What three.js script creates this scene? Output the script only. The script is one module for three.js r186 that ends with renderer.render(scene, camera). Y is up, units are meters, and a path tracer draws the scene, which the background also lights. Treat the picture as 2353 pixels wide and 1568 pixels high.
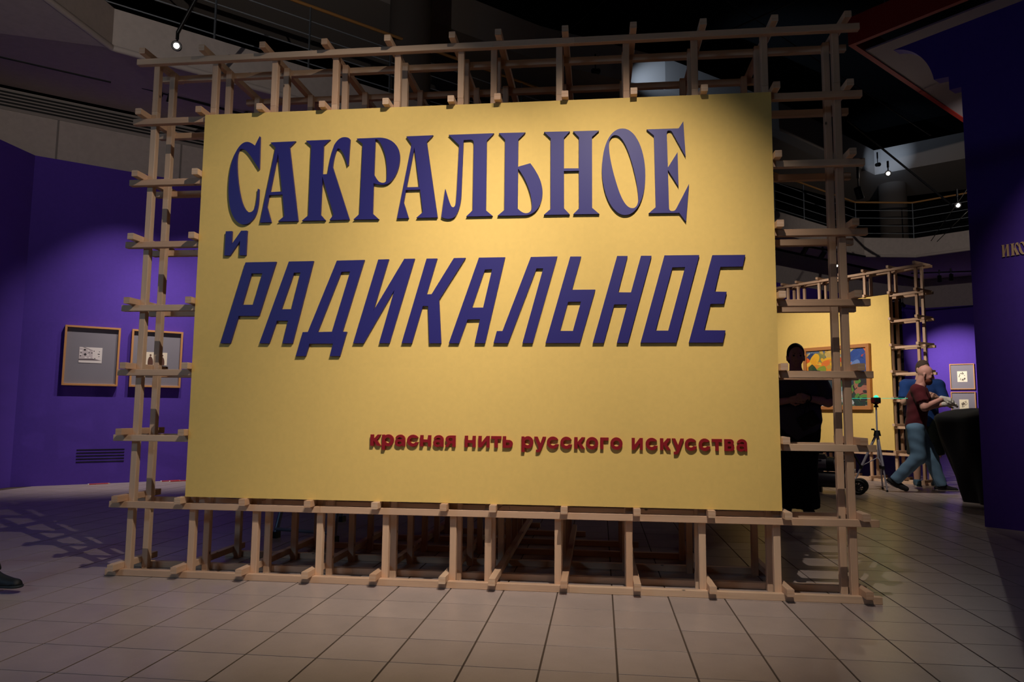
import * as THREE from 'three';
import { mergeGeometries } from 'three/addons/utils/BufferGeometryUtils.js';
import { RectAreaLightUniformsLib } from 'three/addons/lights/RectAreaLightUniformsLib.js';
import { RoundedBoxGeometry } from 'three/addons/geometries/RoundedBoxGeometry.js';

// ---------------------------------------------------------------- camera, renderer, exposure, lights
RectAreaLightUniformsLib.init();
const scene = new THREE.Scene();
scene.background = new THREE.Color(0x000000);
const camera = new THREE.PerspectiveCamera(50.66, 2353 / 1568, 0.05, 80);
camera.position.set(2.98695, 1.03791, 4.29618);
camera.rotation.order = 'YXZ';
camera.rotation.set(0.09823, 0.11626, 0.00935);
camera.updateMatrixWorld(true); camera.updateProjectionMatrix();
const renderer = new THREE.WebGLRenderer({ antialias: true });
renderer.toneMapping = THREE.LinearToneMapping;
renderer.toneMappingExposure = 1.0;
renderer.shadowMap.enabled = true;

const WARM = new THREE.Color(1.0, 0.885, 0.77), NEUTRAL = new THREE.Color(1.0, 0.9, 0.8), COOL = new THREE.Color(0.55, 0.75, 1.0);
// [name-label, lamp position, aim, intensity, cone half angle, penumbra, colour, lamp face brightness]
const SPOTS = [
  ['black track spotlight above the floor, aimed at the right half of the yellow sign', [3.27, 4.18, 2.16], [2.85, 1.15, 0], 35, 0.55, 1, WARM, 6],
  ['black track spotlight above the floor, aimed at the left half of the yellow sign', [2.72, 3.99, 1.87], [0.9, 1.3, 0], 19, 0.66, 1, WARM, 6],
  ['black spotlight on the soffit track, aimed at the framed photograph of a room corner', [-2.49, 4.98, -4.12], [-3.85, 1.25, -5.05], 25, 0.5, 1, NEUTRAL, 2],
  ['black spotlight on the soffit track, aimed at the framed print of two figures', [-1.78, 4.93, -4.74], [-3.15, 1.25, -5.65], 27, 0.5, 1, NEUTRAL, 2],
  ['black track spotlight under the gallery, aimed at the far end of the purple wall', [11.6, 4.1, -16.9], [14.2, 2.4, -19.5], 75, 0.4, 1, NEUTRAL, 3],
  ['black track spotlight before the second timber frame, aimed at the colourful painting', [4.9, 3.75, -6.2], [7.1, 1.75, -8.5], 32, 0.62, 1, WARM, 3],
  ['black track spotlight before the second timber frame, aimed at its right end', [6.3, 3.75, -5.0], [7.6, 1.0, -6.5], 17, 0.6, 1, WARM, 3],
  ['black track spotlight before the purple partition, aimed at the raised letters', [6.3, 4.0, -1.0], [7.6, 2.35, -2.05], 9, 0.62, 1, NEUTRAL, 3],
  ['added black fill spotlight out of view behind the viewer, aimed up at the gallery soffit', [0.4, 3.1, 6.6], [-3.2, 6.5, -3.4], 46, 0.46, 1, NEUTRAL, 3],  // added lamp, only there to brighten the soffit and plaster
  ['added black fill spotlight hidden behind the purple partition, aimed at the far gallery edge', [8.2, 4.3, -3.2], [10.3, 5.2, -13.6], 34, 0.45, 1, NEUTRAL, 3],  // added lamp behind the partition to light the far fascia and railing
];
const BLUE_FILL = { pos: [-1.6, 3.0, 4.9], size: [1.2, 0.6], aim: [0.4, 0, 2.6], intensity: 13, color: new THREE.Color(0.42, 0.68, 1.0) };  // invented fill source, puts a blue tint on the near left floor
const FILL_PANELS = [
  { pos: [3.2, 5.6, 5.6], size: [2.4, 0.6], aim: [3.0, 0, 1.5], intensity: 0.4, color: new THREE.Color(1.0, 0.84, 0.74) },  // invented soft fill overhead, stands for general room light
];

// ---------------------------------------------------------------- helpers
let seed = 20240611;
const rnd = () => { seed = (seed * 1664525 + 1013904223) >>> 0; return seed / 4294967296; };
const V = (x, y, z) => new THREE.Vector3(x, y, z);
const used = {};
function numbered(n) { if (!(n in used)) { used[n] = 0; return n; } used[n]++; return n + '_' + String(used[n]).padStart(3, '0'); }
function mesh(name, geo, mat, parent) {
  const m = new THREE.Mesh(geo, mat); m.name = parent ? name : numbered(name);
  m.castShadow = true; m.receiveShadow = true; (parent || scene).add(m); return m;
}
function thing(name, label, category, pos = [0, 0, 0], turn = 0, group) {
  const g = new THREE.Group(); g.name = numbered(name); g.position.set(...pos); g.rotation.y = turn;
  g.userData = { label, category }; if (group) g.userData.group = group; scene.add(g); return g;
}
function tag(o, label, category, group) { o.userData.label = label; o.userData.category = category; if (group) o.userData.group = group; return o; }
function struct(name, geo, mat, label) { const m = mesh(name, geo, mat); m.userData.kind = 'structure'; if (label) m.userData.label = label; m.userData.category = name.split('_')[0]; return m; }
function sgroup(name, label) { const g = new THREE.Group(); g.name = name; g.userData = { kind: 'structure', label, category: name.split('_')[0] }; scene.add(g); return g; }
const box = (x0, x1, y0, y1, z0, z1) => { const g = new THREE.BoxGeometry(x1 - x0, y1 - y0, z1 - z0); g.translate((x0 + x1) / 2, (y0 + y1) / 2, (z0 + z1) / 2); return g; };
const merge = (a) => mergeGeometries(a.map(g => { const h = g.index ? g.toNonIndexed() : g; for (const k of Object.keys(h.attributes)) if (!['position', 'normal', 'uv'].includes(k)) h.deleteAttribute(k); if (!h.attributes.uv) h.setAttribute('uv', new THREE.BufferAttribute(new Float32Array(h.attributes.position.count * 2), 2)); return h; }));
function tube(a, b, r, r2 = r, seg = 10) {   // cylinder from a to b
  const A = V(...a), B = V(...b), d = B.clone().sub(A), g = new THREE.CylinderGeometry(r2, r, d.length(), seg);
  g.applyQuaternion(new THREE.Quaternion().setFromUnitVectors(V(0, 1, 0), d.clone().normalize()));
  const c = A.add(B).multiplyScalar(0.5); g.translate(c.x, c.y, c.z); return g;
}
function poly(points, thick = 0) {           // flat or thick polygon in the xy plane from [x,y] pairs
  const s = new THREE.Shape(points.map(p => new THREE.Vector2(p[0], p[1])));
  return thick ? new THREE.ExtrudeGeometry(s, { depth: thick, bevelEnabled: false }) : new THREE.ShapeGeometry(s);
}
function quads(list) {                        // list of [a,b,c,d] corner quads, uv in metres
  const pos = [], uv = [];
  for (const q of list) {
    const [a, b, c, d] = q.map(p => V(...p));
    const ux = b.clone().sub(a), L = ux.length(); ux.normalize();
    const n = ux.clone().cross(d.clone().sub(a)).normalize(), vy = n.clone().cross(ux);
    const U = p => { const r = p.clone().sub(a); return [r.dot(ux), r.dot(vy)]; };
    for (const p of [a, b, c, a, c, d]) { pos.push(p.x, p.y, p.z); uv.push(...U(p)); }
  }
  const g = new THREE.BufferGeometry(); g.setAttribute('position', new THREE.Float32BufferAttribute(pos, 3)); g.setAttribute('uv', new THREE.Float32BufferAttribute(uv, 2)); g.computeVertexNormals(); return g;
}
function slab(pts, thick) {                   // horizontal or sloped slab over a loop of [x,y,z] points (fan), with thickness upward
  const list = [], up = pts.map(p => [p[0], p[1] + thick, p[2]]);
  for (let i = 0; i < pts.length; i++) { const j = (i + 1) % pts.length; list.push([pts[i], pts[j], up[j], up[i]]); }
  const g = [quads(list)];
  for (let i = 1; i + 1 < pts.length; i++) { g.push(quads([[pts[0], pts[i], pts[i + 1], pts[i + 1]].map(p => p)])); g.push(quads([[up[0], up[i + 1], up[i], up[i]]])); }
  return merge(g);
}
// value noise
const perm = new Uint8Array(512); { const p = [...Array(256).keys()]; for (let i = 255; i > 0; i--) { const j = Math.floor(rnd() * (i + 1)); [p[i], p[j]] = [p[j], p[i]]; } for (let i = 0; i < 512; i++) perm[i] = p[i & 255]; }
function vn(x, y) {
  const xi = Math.floor(x), yi = Math.floor(y), fx = x - xi, fy = y - yi, u = fx * fx * (3 - 2 * fx), v = fy * fy * (3 - 2 * fy);
  const h = (a, b) => perm[(perm[a & 255] + b) & 255] / 255;
  return (h(xi, yi) * (1 - u) + h(xi + 1, yi) * u) * (1 - v) + (h(xi, yi + 1) * (1 - u) + h(xi + 1, yi + 1) * u) * v;
}
const fbm = (x, y, o = 4) => { let s = 0, a = 0.5, f = 1; for (let i = 0; i < o; i++) { s += a * vn(x * f, y * f); a *= 0.5; f *= 2; } return s; };
function tex(w, h, fn, sw = 1, sh = 1, srgb = true) {   // fn(u,v) -> [r,g,b] 0..1 ; covers sw x sh metres
  const d = new Uint8Array(w * h * 4);
  for (let y = 0; y < h; y++) for (let x = 0; x < w; x++) { const c = fn((x + 0.5) / w, (y + 0.5) / h), i = (y * w + x) * 4; d[i] = Math.max(0, Math.min(255, c[0] * 255)); d[i + 1] = Math.max(0, Math.min(255, c[1] * 255)); d[i + 2] = Math.max(0, Math.min(255, c[2] * 255)); d[i + 3] = 255; }
  const t = new THREE.DataTexture(d, w, h); t.wrapS = t.wrapT = THREE.RepeatWrapping; t.magFilter = THREE.LinearFilter; t.minFilter = THREE.LinearMipmapLinearFilter; t.generateMipmaps = true;
  if (srgb) t.colorSpace = THREE.SRGBColorSpace; t.repeat.set(1 / sw, 1 / sh); t.needsUpdate = true; return t;
}
const std = (color, roughness = 0.8, extra = {}) => new THREE.MeshStandardMaterial({ color, roughness, ...extra });
// ---------------------------------------------------------------- materials
const woodTex = (k, base) => tex(512, 128, (u, v) => {
  const X = u * 2.4, Y = v * 0.32;
  const ring = Math.sin(Y * 760 + fbm(X * 1.3 + k * 7, Y * 9 + k, 3) * 22) * 0.5 + 0.5;
  const fine = vn(X * 9 + k * 31, Y * 520), mid = fbm(X * 2 + k * 13, Y * 40, 3);
  let t = 0.9 + 0.1 * mid - 0.035 * ring * ring - 0.04 * fine;
  let knot = 0; for (const [kx, ky] of [[0.31 + 0.17 * k, 0.08], [1.25 + 0.2 * k, 0.21], [2.0 - 0.1 * k, 0.14]]) { const dx = X - kx, dy = (Y - ky) * 1.3, r = Math.hypot(dx, dy); knot = Math.max(knot, r < 0.0075 ? 1 : r < 0.014 ? (0.014 - r) / 0.0065 * 0.45 : 0); }
  t *= 1 - 0.55 * knot;
  return [base[0] * t, base[1] * t * (1 - 0.05 * ring), base[2] * t * (1 - 0.1 * ring)];
}, 2.4, 0.32);
const WOODS = [[0.93, 0.79, 0.665], [0.91, 0.77, 0.65], [0.94, 0.815, 0.695], [0.89, 0.735, 0.605]].map((b, k) => new THREE.MeshStandardMaterial({ map: woodTex(k, b), roughness: 0.62 }));
const frameWood = std(0xc98f5c, 0.5);
const yellowTex = tex(512, 512, (u, v) => { const n = fbm(u * 60, v * 60, 3), m = fbm(u * 5 + 9, v * 5, 3); const t = 0.975 + 0.03 * n + 0.02 * (m - 0.5); return [0.965 * t, 0.818 * t, 0.465 * t]; }, 1.3, 1.3);
const YELLOW = new THREE.MeshStandardMaterial({ map: yellowTex, roughness: 0.85 });
const VIOLET = std(new THREE.Color().setRGB(0.021, 0.016, 0.175), 0.5);      // letters
const CRIMSON = std(new THREE.Color().setRGB(0.29, 0.003, 0.011), 0.55);
const purpleTex = tex(512, 512, (u, v) => { const n = fbm(u * 90, v * 90, 3), m = fbm(u * 4, v * 4 + 5, 3); const t = 0.94 + 0.06 * n + 0.05 * (m - 0.5); return [0.35 * t, 0.225 * t, 0.69 * t]; }, 2.2, 2.2);
const PURPLE = new THREE.MeshStandardMaterial({ map: purpleTex, roughness: 0.9 });
const plasterTex = tex(256, 256, (u, v) => { const n = fbm(u * 40, v * 40, 4); const t = 0.95 + 0.08 * (n - 0.5); return [0.80 * t, 0.745 * t, 0.72 * t]; }, 2, 2);
const PLASTER = new THREE.MeshStandardMaterial({ map: plasterTex, roughness: 0.95 });
const BLACK = std(0x0b0b0d, 0.55), BLACKM = std(0x111114, 0.4, { metalness: 0.3 }), VOID = std(0x0a0b10, 0.95), NAVY = std(0x06070f, 0.9);
const STEEL = std(0x9ba2ac, 0.35, { metalness: 0.8 });
const glow = (color, k) => new THREE.MeshStandardMaterial({ color: 0x000000, emissive: color, emissiveIntensity: k, roughness: 1 });

// ---------------------------------------------------------------- lights
function aimed(g, pos, aim) { g.position.set(...pos); g.lookAt(...aim); }
function spotHead(label, pos, aim, faceK, color, group, drop = 0.35) {     // lamp head whose mouth sits at pos, hung from a ceiling stem
  const g = thing('track_spotlight', label, 'spotlight', [0, 0, 0], 0, group);
  const d = V(...aim).sub(V(...pos)).normalize(), P = V(...pos), back = P.clone().addScaledVector(d, -0.15);
  const at = (p) => [p.x, p.y, p.z];
  mesh('housing', merge([tube(at(back), at(P.clone().addScaledVector(d, -0.012)), 0.042, 0.045, 20)]), BLACKM, g);
  mesh('bezel', (() => { const t = new THREE.TorusGeometry(0.043, 0.005, 8, 24); t.applyQuaternion(new THREE.Quaternion().setFromUnitVectors(V(0, 0, 1), d)); const c = P.clone().addScaledVector(d, -0.012); t.translate(c.x, c.y, c.z); return t; })(), BLACKM, g);
  const mid = P.clone().addScaledVector(d, -0.09);
  mesh('bracket', merge([tube(at(mid), [mid.x, mid.y + drop * 0.5, mid.z], 0.009), tube([mid.x, mid.y + drop * 0.5, mid.z], [mid.x, mid.y + drop, mid.z], 0.016)]), BLACKM, g);
  const disc = new THREE.CircleGeometry(0.026, 24); disc.applyQuaternion(new THREE.Quaternion().setFromUnitVectors(V(0, 0, 1), d)); const c = P.clone().addScaledVector(d, -0.006); disc.translate(c.x, c.y, c.z);
  mesh('lens', disc, glow(color, faceK), g);
  return g;
}
function spotLight(pos, aim, I, angle, pen, color) {
  const s = new THREE.SpotLight(color, I, 0, angle, pen, 2); s.position.set(...pos); s.target.position.set(...aim); scene.add(s, s.target);
  s.castShadow = true; s.shadow.mapSize.set(2048, 2048); s.shadow.radius = 0.6; s.shadow.bias = -0.0004; return s;
}
for (const [label, p, a, I, ang, pen, col, face] of SPOTS) { spotHead(label, p, a, face, col, undefined, label.includes('soffit track') ? 0.09 : 0.35); spotLight(p, a, I, ang, pen, col); }
function fillPanel(name, label, o) {
  const g = new THREE.Group(); g.name = numbered(name); g.userData = { label, category: 'light panel' }; scene.add(g);
  g.position.set(...o.pos); g.lookAt(...o.aim);
  mesh('housing', box(-o.size[0] / 2 - 0.03, o.size[0] / 2 + 0.03, -o.size[1] / 2 - 0.03, o.size[1] / 2 + 0.03, -0.06, -0.02), BLACKM, g);
  mesh('diffuser', (() => { const q = new THREE.PlaneGeometry(...o.size); q.translate(0, 0, -0.015); return q; })(), glow(o.color, 0.5), g);
  const r = new THREE.RectAreaLight(o.color, o.intensity, o.size[0], o.size[1]); r.position.set(...o.pos); r.lookAt(...o.aim); scene.add(r); return g;
}
fillPanel('fill_panel', 'cool blue-white rectangular fill panel added out of view left of the viewer', BLUE_FILL);
fillPanel('fill_panel', 'long warm rectangular fill panel added out of view behind the viewer', FILL_PANELS[0]);

// ---------------------------------------------------------------- floor: tiles on a grout bed
const T = 0.3136, TX = -0.0597, TZ = 0.3118, TROT = -0.00594;
{
  const floor = sgroup('floor', 'pale beige square floor tiles with dark joints');
  const bed = mesh('grout', box(-9, 21, -0.05, -0.003, -24, 8.5), std(0x54463c, 0.95), floor); bed.position.y = 0;
  const jz = 0.0085, jx = 0.0056;      // joint widths: running away / running across
  const tileTex = (k, b) => tex(256, 256, (u, v) => { const n = fbm(u * 50 + k * 9, v * 50, 4), m = fbm(u * 3.5 + k * 5, v * 3.5 + 2, 3); const sp = vn(u * 210 + k, v * 210) > 0.93 ? 0.96 : 1; const t = (0.955 + 0.04 * (n - 0.5) + 0.07 * (m - 0.5)) * sp; return [b[0] * t, b[1] * t, b[2] * t]; }, 1, 1);
  const tileMats = [[0.715, 0.65, 0.625], [0.70, 0.635, 0.61], [0.73, 0.665, 0.64]].map((b, k) => new THREE.MeshStandardMaterial({ map: tileTex(k, b), roughness: 0.33 }));
  const w = T - jz, d = T - jx, c = 0.0003;
  const tileGeo = (() => {            // bevelled slab: top, four bevels, four sides (18 triangles)
    const t = [[-w / 2 + c, 0, -d / 2 + c], [w / 2 - c, 0, -d / 2 + c], [w / 2 - c, 0, d / 2 - c], [-w / 2 + c, 0, d / 2 - c]];
    const m = [[-w / 2, -c, -d / 2], [w / 2, -c, -d / 2], [w / 2, -c, d / 2], [-w / 2, -c, d / 2]], b = m.map(p => [p[0], -0.012, p[2]]);
    const L = [[t[3], t[2], t[1], t[0]]];
    for (let i = 0; i < 4; i++) { const j = (i + 1) % 4; L.push([m[j], m[i], t[i], t[j]].reverse(), [b[j], b[i], m[i], m[j]].reverse()); }
    const g = quads(L); const p = g.attributes.position, uv = g.attributes.uv; for (let i = 0; i < p.count; i++) uv.setXY(i, p.getX(i) / T + 0.5, p.getZ(i) / T + 0.5); return g;
  })();
  const cs = Math.cos(TROT), sn = Math.sin(TROT), cand = [];
  for (let i = -30; i < 68; i++) for (let j = -78; j < 26; j++) {
    const a = (i + 0.5) * T, b = (j + 0.5) * T, x = TX + a * cs + b * sn, z = TZ - a * sn + b * cs;
    if (x < -4.55 && z < 8 || x > 20.5 || z < -23.5 || z > 8) continue;
    if ((x + 4.608) * 0.649 + (z + 4.414) * 0.761 < -0.25) continue;          // behind the long purple wall
    const p = V(x, 0, z).project(camera), dist = Math.hypot(x - camera.position.x, z - camera.position.z);
    const inView = p.z < 1 && Math.abs(p.x) < 1.08 && Math.abs(p.y) < 1.12 && z < camera.position.z - 0.6;
    cand.push({ x, z, key: inView ? dist : 1000 + dist });
  }
  cand.sort((a, b) => a.key - b.key);
  const rest = [[], [], []];
  cand.forEach((t, k) => {
    const mi = Math.floor(rnd() * 3), lift = (rnd() - 0.5) * 0.0006, turn = TROT + Math.floor(rnd() * 4) * 0;
    if (k < 300) { const m = mesh('tile', tileGeo, tileMats[mi], floor); m.name = k ? 'tile_' + String(k).padStart(3, '0') : 'tile'; m.position.set(t.x, lift, t.z); m.rotation.y = turn; }
    else { const g = tileGeo.clone(); g.rotateY(turn); g.translate(t.x, lift, t.z); rest[mi].push(g); }
  });
  rest.forEach((r, k) => { const m = mesh('far_tiles', mergeGeometries(r), tileMats[k], floor); m.userData.kind = 'stuff'; });
}

// ---------------------------------------------------------------- room shell
const O1 = [-4.608, -4.414], D1 = [0.761, -0.649], N1 = [0.649, 0.761];     // long purple wall: origin, direction, normal
const O2 = [12.757, -20.167], D2 = [0.894, 0.449], N2 = [-0.449, 0.894];
const HP = 4.46, HS = 5.38;
function wallAlong(O, D, N, s0, s1, y0, y1, thick, out = 0) {              // wall slab: front face on the line, thickness behind
  const P = (s, y, b) => [O[0] + D[0] * s - N[0] * b, y, O[1] + D[1] * s - N[1] * b];
  return quads([[P(s0, y0, -out), P(s1, y0, -out), P(s1, y1, -out), P(s0, y1, -out)], [P(s1, y0, thick), P(s0, y0, thick), P(s0, y1, thick), P(s1, y1, thick)],
    [P(s0, y0, thick), P(s0, y0, -out), P(s0, y1, -out), P(s0, y1, thick)], [P(s1, y0, -out), P(s1, y0, thick), P(s1, y1, thick), P(s1, y1, -out)], [P(s0, y1, -out), P(s1, y1, -out), P(s1, y1, thick), P(s0, y1, thick)], [P(s0, y0, thick), P(s1, y0, thick), P(s1, y0, -out), P(s0, y0, -out)]]);
}
struct('wall_back', wallAlong(O1, D1, N1, 0, 23.7, 0, HP, 0.18), PURPLE, 'long deep purple exhibition wall behind the timber frames');
struct('wall_far', wallAlong(O2, D2, N2, -0.8, 8.6, 0, HP, 0.18), PURPLE, 'deep purple exhibition wall far behind the black draped stand');
struct('wall_left', box(-4.80, -4.60, 0, HP, -4.5, 8.3), PURPLE, 'short deep purple wall turning towards the viewer');
struct('wall_plaster_back', wallAlong(O1, D1, N1, -5.5, 23.7, HP - 1.2, HS, 0.3, -0.19), PLASTER, 'off-white plaster wall above the purple wall');
struct('wall_plaster_far', wallAlong(O2, D2, N2, -0.8, 8.6, HP, HS, 0.3, -0.03), PLASTER, 'off-white plaster wall above the far purple wall');
{ // plaster joints
  let n = 0;
  for (const s of [-1.35, 0.25, 1.85, 3.45, 5.05, 6.65]) { const m = struct('trim_' + (++n), wallAlong(O1, D1, N1, s - 0.012, s + 0.012, HP, HS - 0.28, 0.2, -0.185), std(0x8d837f, 0.9), 'thin vertical joint strip in the plaster'); }
}
// gallery (mezzanine) slab edge: fascia with a sloped soffit back to the wall
const MZ = [[-2.08, 8.2], [-2.1, -2.46], [9.38, -13.52], [10.6, -13.67], [13.6, -11.3], [20.5, -8]];
const WZ = [[-9, 8.2], [-8.8, -0.96], [13.2, -19.6], [13.4, -19.85], [16, -18.5], [20.5, -16.3]];
const MB = 4.84, MT = 5.28;
{
  const f = [], s = [];
  for (let i = 0; i + 1 < MZ.length; i++) {
    const [a, b, c, d] = [MZ[i], MZ[i + 1], WZ[i + 1], WZ[i]];
    f.push([[a[0], MB, a[1]], [b[0], MB, b[1]], [b[0], MT, b[1]], [a[0], MT, a[1]]], [[a[0], MT, a[1]], [b[0], MT, b[1]], [c[0], MT + 0.1, c[1]], [d[0], MT + 0.1, d[1]]]);
    s.push([[a[0], MB, a[1]], [d[0], HS, d[1]], [c[0], HS, c[1]], [b[0], MB, b[1]]]);
  }
  struct('trim_20', quads(f), PLASTER, 'off-white gallery edge fascia above the hall');
  struct('ceiling_gallery', quads(s), PLASTER, 'off-white sloping soffit under the gallery');
  // light shadow-gap bead along the lower fascia edge
  const bead = []; for (let i = 0; i + 1 < MZ.length; i++) bead.push(tube([MZ[i][0], MB + 0.0, MZ[i][1]], [MZ[i + 1][0], MB + 0.0, MZ[i + 1][1]], 0.035, 0.035, 8));
  struct('trim_21', merge(bead), PLASTER, 'rounded off-white bead along the lower gallery edge');
}
{ // slot ventilation grille at the top of the plaster wall
  const g = thing('slot_grille', 'long dark slotted air grille running high along the plaster wall', 'grille');
  mesh('frame', wallAlong(O1, D1, N1, -4.2, 4.4, 5.08, 5.37, 0.2, -0.178), std(0x9c928d, 0.8), g);
  for (let k = 0; k < 5; k++) { const y = 5.125 + k * 0.047; mesh('slot', wallAlong(O1, D1, N1, -4.15, 4.35, y, y + 0.026, 0.18, -0.174), BLACK, g); }
}
{ const a = [-4.2, -3.4], g = []; // dark groove in the soffit
  const L = (t) => { const w = [O1[0] + D1[0] * t + N1[0] * 1.55, O1[1] + D1[1] * t + N1[1] * 1.55]; return [w[0], 5.105, w[1]]; };
  struct('trim_22', tube(L(-0.9), L(0.75), 0.02, 0.02, 6), BLACK, 'thin dark groove in the soffit'); }
// upper floor slab edge and black roof above
{
  const U = [[-6, -0.2], [-0.25, -5.7], [0.82, -6.75], [2.02, -7.83], [4.32, -9.2], [6.97, -11.45], [8.48, -12.97], [10.13, -14.69], [11.88, -13.57], [16, -11]];
  const off = U.map(p => [p[0] - 1.5, p[1] - 1.5]); off[7] = [10.4, -17.2]; off[8] = [13.4, -16]; off[9] = [17.5, -13.5];
  const q = []; for (let i = 0; i + 1 < U.length; i++) { const [a, b, c, d] = [U[i], U[i + 1], off[i + 1], off[i]]; q.push([[a[0], 7.2, a[1]], [b[0], 7.2, b[1]], [b[0], 7.85, b[1]], [a[0], 7.85, a[1]]], [[a[0], 7.2, a[1]], [d[0], 7.2, d[1]], [c[0], 7.2, c[1]], [b[0], 7.2, b[1]]], [[a[0], 7.85, a[1]], [b[0], 7.85, b[1]], [c[0], 7.85, c[1]], [d[0], 7.85, d[1]]]); }
  struct('trim_23', quads(q), std(0x9a8f89, 0.95), 'grey upper floor edge high above the gallery');
}
struct('wall_gallery', quads([[[-9, MT, -3.6], [10.5, MT, -22], [10.5, 9.4, -22], [-9, 9.4, -3.6]], [[10.5, MT, -22], [20.5, MT, -17], [20.5, 9.4, -17], [10.5, 9.4, -22]]]), NAVY, 'dark navy wall at the back of the gallery');
struct('ceiling', box(-9.2, 21.2, 9.4, 9.6, -24.2, 8.7), VOID, 'black unlit roof');
struct('wall_front', box(-9.2, 21.2, 0, 9.4, 8.4, 8.6), std(0x3b3442, 0.9), 'dull wall behind the viewer');
struct('wall_right_outer', box(20.6, 20.8, 0, 9.4, -24, 8.4), std(0x2a2535, 0.9), 'dark side wall');
struct('wall_left_outer', box(-9.2, -9.0, 0, 9.4, -24, 8.4), VOID, 'dark outer wall');
struct('wall_back_outer', box(-9, 20.6, 0, 9.4, -24.2, -24.0), VOID, 'dark outer wall far behind');
{ // round gallery columns
  const colm = std(0x5a504a, 0.9);
  for (const [x, z, r] of [[0.35, -5.35, 0.3], [10.9, -15.6, 0.34], [5.0, -10.2, 0.3]]) struct('trim_' + (30 + Math.round(x)), tube([x, MT, z], [x, 7.25, z], r, r, 32), colm, 'round plastered column standing on the gallery');
}
{ // gallery railing
  const g = thing('balcony_railing', 'thin gallery railing with wooden handrail and steel cables', 'railing');
  const rail = [[-2.28, 3.5], [-2.3, -2.55], [9.28, -13.72], [10.66, -13.87], [13.7, -11.5], [16.5, -10.1]], wood = std(0xc08a50, 0.5);
  const seg = (y, r) => { const o = []; for (let i = 0; i + 1 < rail.length; i++) o.push(tube([rail[i][0], y, rail[i][1]], [rail[i + 1][0], y, rail[i + 1][1]], r, r, 8)); return merge(o); };
  mesh('handrail', seg(MT + 0.93, 0.022), wood, g);
  for (const h of [0.16, 0.35, 0.54, 0.73]) mesh('cable', seg(MT + h, 0.008), std(0x8f949c, 0.5), g);
  for (let i = 0; i + 1 < rail.length; i++) { const [a, b] = [rail[i], rail[i + 1]], L = Math.hypot(b[0] - a[0], b[1] - a[1]), n = Math.max(1, Math.round(L / 1.15)); for (let k = 0; k < n; k++) { const t = k / n, x = a[0] + (b[0] - a[0]) * t, z = a[1] + (b[1] - a[1]) * t; mesh('post', tube([x, MT, z], [x, MT + 0.93, z], 0.014, 0.014, 8), STEEL, g); } }
}

// ---------------------------------------------------------------- timber lattice
const S = 0.04, P = 0.416, Q = 0.4152, GAP = 0.292, TIE = 0.068;
const colX = c => c < 6 ? c * Q : 5 * Q + GAP + (c - 6) * Q;
const barCache = {};
function bar(len) {                                             // square timber along x, chamfered, uv in metres
  const key = len.toFixed(4); if (barCache[key]) return barCache[key];
  const h = S / 2, c = 0.0022, prof = [[-h + c, -h], [h - c, -h], [h, -h + c], [h, h - c], [h - c, h], [-h + c, h], [-h, h - c], [-h, -h + c]];
  const pos = [], nor = [], uv = []; let per = 0;
  for (let i = 0; i < 8; i++) {
    const a = prof[i], b = prof[(i + 1) % 8], dx = b[0] - a[0], dy = b[1] - a[1], l = Math.hypot(dx, dy), n = [0, -(-dx) / l * -1, 0];
    const ny = -dx / l, nz = dy / l;   // profile plane is (z, y): first coord z, second y
    const v0 = per, v1 = per + l; per += l;
    const q = [[-len / 2, a], [len / 2, a], [len / 2, b], [-len / 2, a], [len / 2, b], [-len / 2, b]];
    for (const [x, p] of q) { pos.push(x, p[1], p[0]); nor.push(0, ny, nz); uv.push(x, p === a ? v0 : v1); }
  }
  for (const sgn of [-1, 1]) for (let i = 1; i < 7; i++) { const tri = sgn < 0 ? [0, i, i + 1] : [0, i + 1, i]; for (const t of tri) { pos.push(sgn * len / 2, prof[t][1], prof[t][0]); nor.push(sgn, 0, 0); uv.push(prof[t][0], prof[t][1] * 0.4); } }
  const g = new THREE.BufferGeometry(); g.setAttribute('position', new THREE.Float32BufferAttribute(pos, 3)); g.setAttribute('normal', new THREE.Float32BufferAttribute(nor, 3)); g.setAttribute('uv', new THREE.Float32BufferAttribute(uv, 2));
  const shift = [0, 0.37, 0.81, 1.33, 1.7].map(o => { const h2 = g.clone(), u = h2.attributes.uv; for (let i = 0; i < u.count; i++) u.setXY(i, u.getX(i) + o + len / 2, u.getY(i) + o * 0.17); return h2; });
  return barCache[key] = shift;
}
const YAX = new THREE.Euler(0, 0, Math.PI / 2), ZAX = new THREE.Euler(0, Math.PI / 2, 0);
function timber(parent, name, axis, a, b, u, v, woods = WOODS) {            // axis x: from a to b at (y=u, z=v); y: at (x=u,z=v); z: at (x=u,y=v)
  const len = Math.abs(b - a), geo = bar(len)[Math.floor(rnd() * 5)], m = mesh(name, geo, woods[Math.floor(rnd() * woods.length)], parent), c = (a + b) / 2;
  if (axis === 'x') m.position.set(c, u, v); else if (axis === 'y') { m.position.set(u, c, v); m.rotation.copy(YAX); } else { m.position.set(u, v, c); m.rotation.copy(ZAX); }
  return m;
}
const J = 0.0006;
function split(parent, name, axis, a, b, u, v, at) { if (at === undefined) return timber(parent, name, axis, a, b, u, v); timber(parent, name, axis, a, at - J, u, v); timber(parent, name, axis, at + J, b, u, v); }
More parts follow.
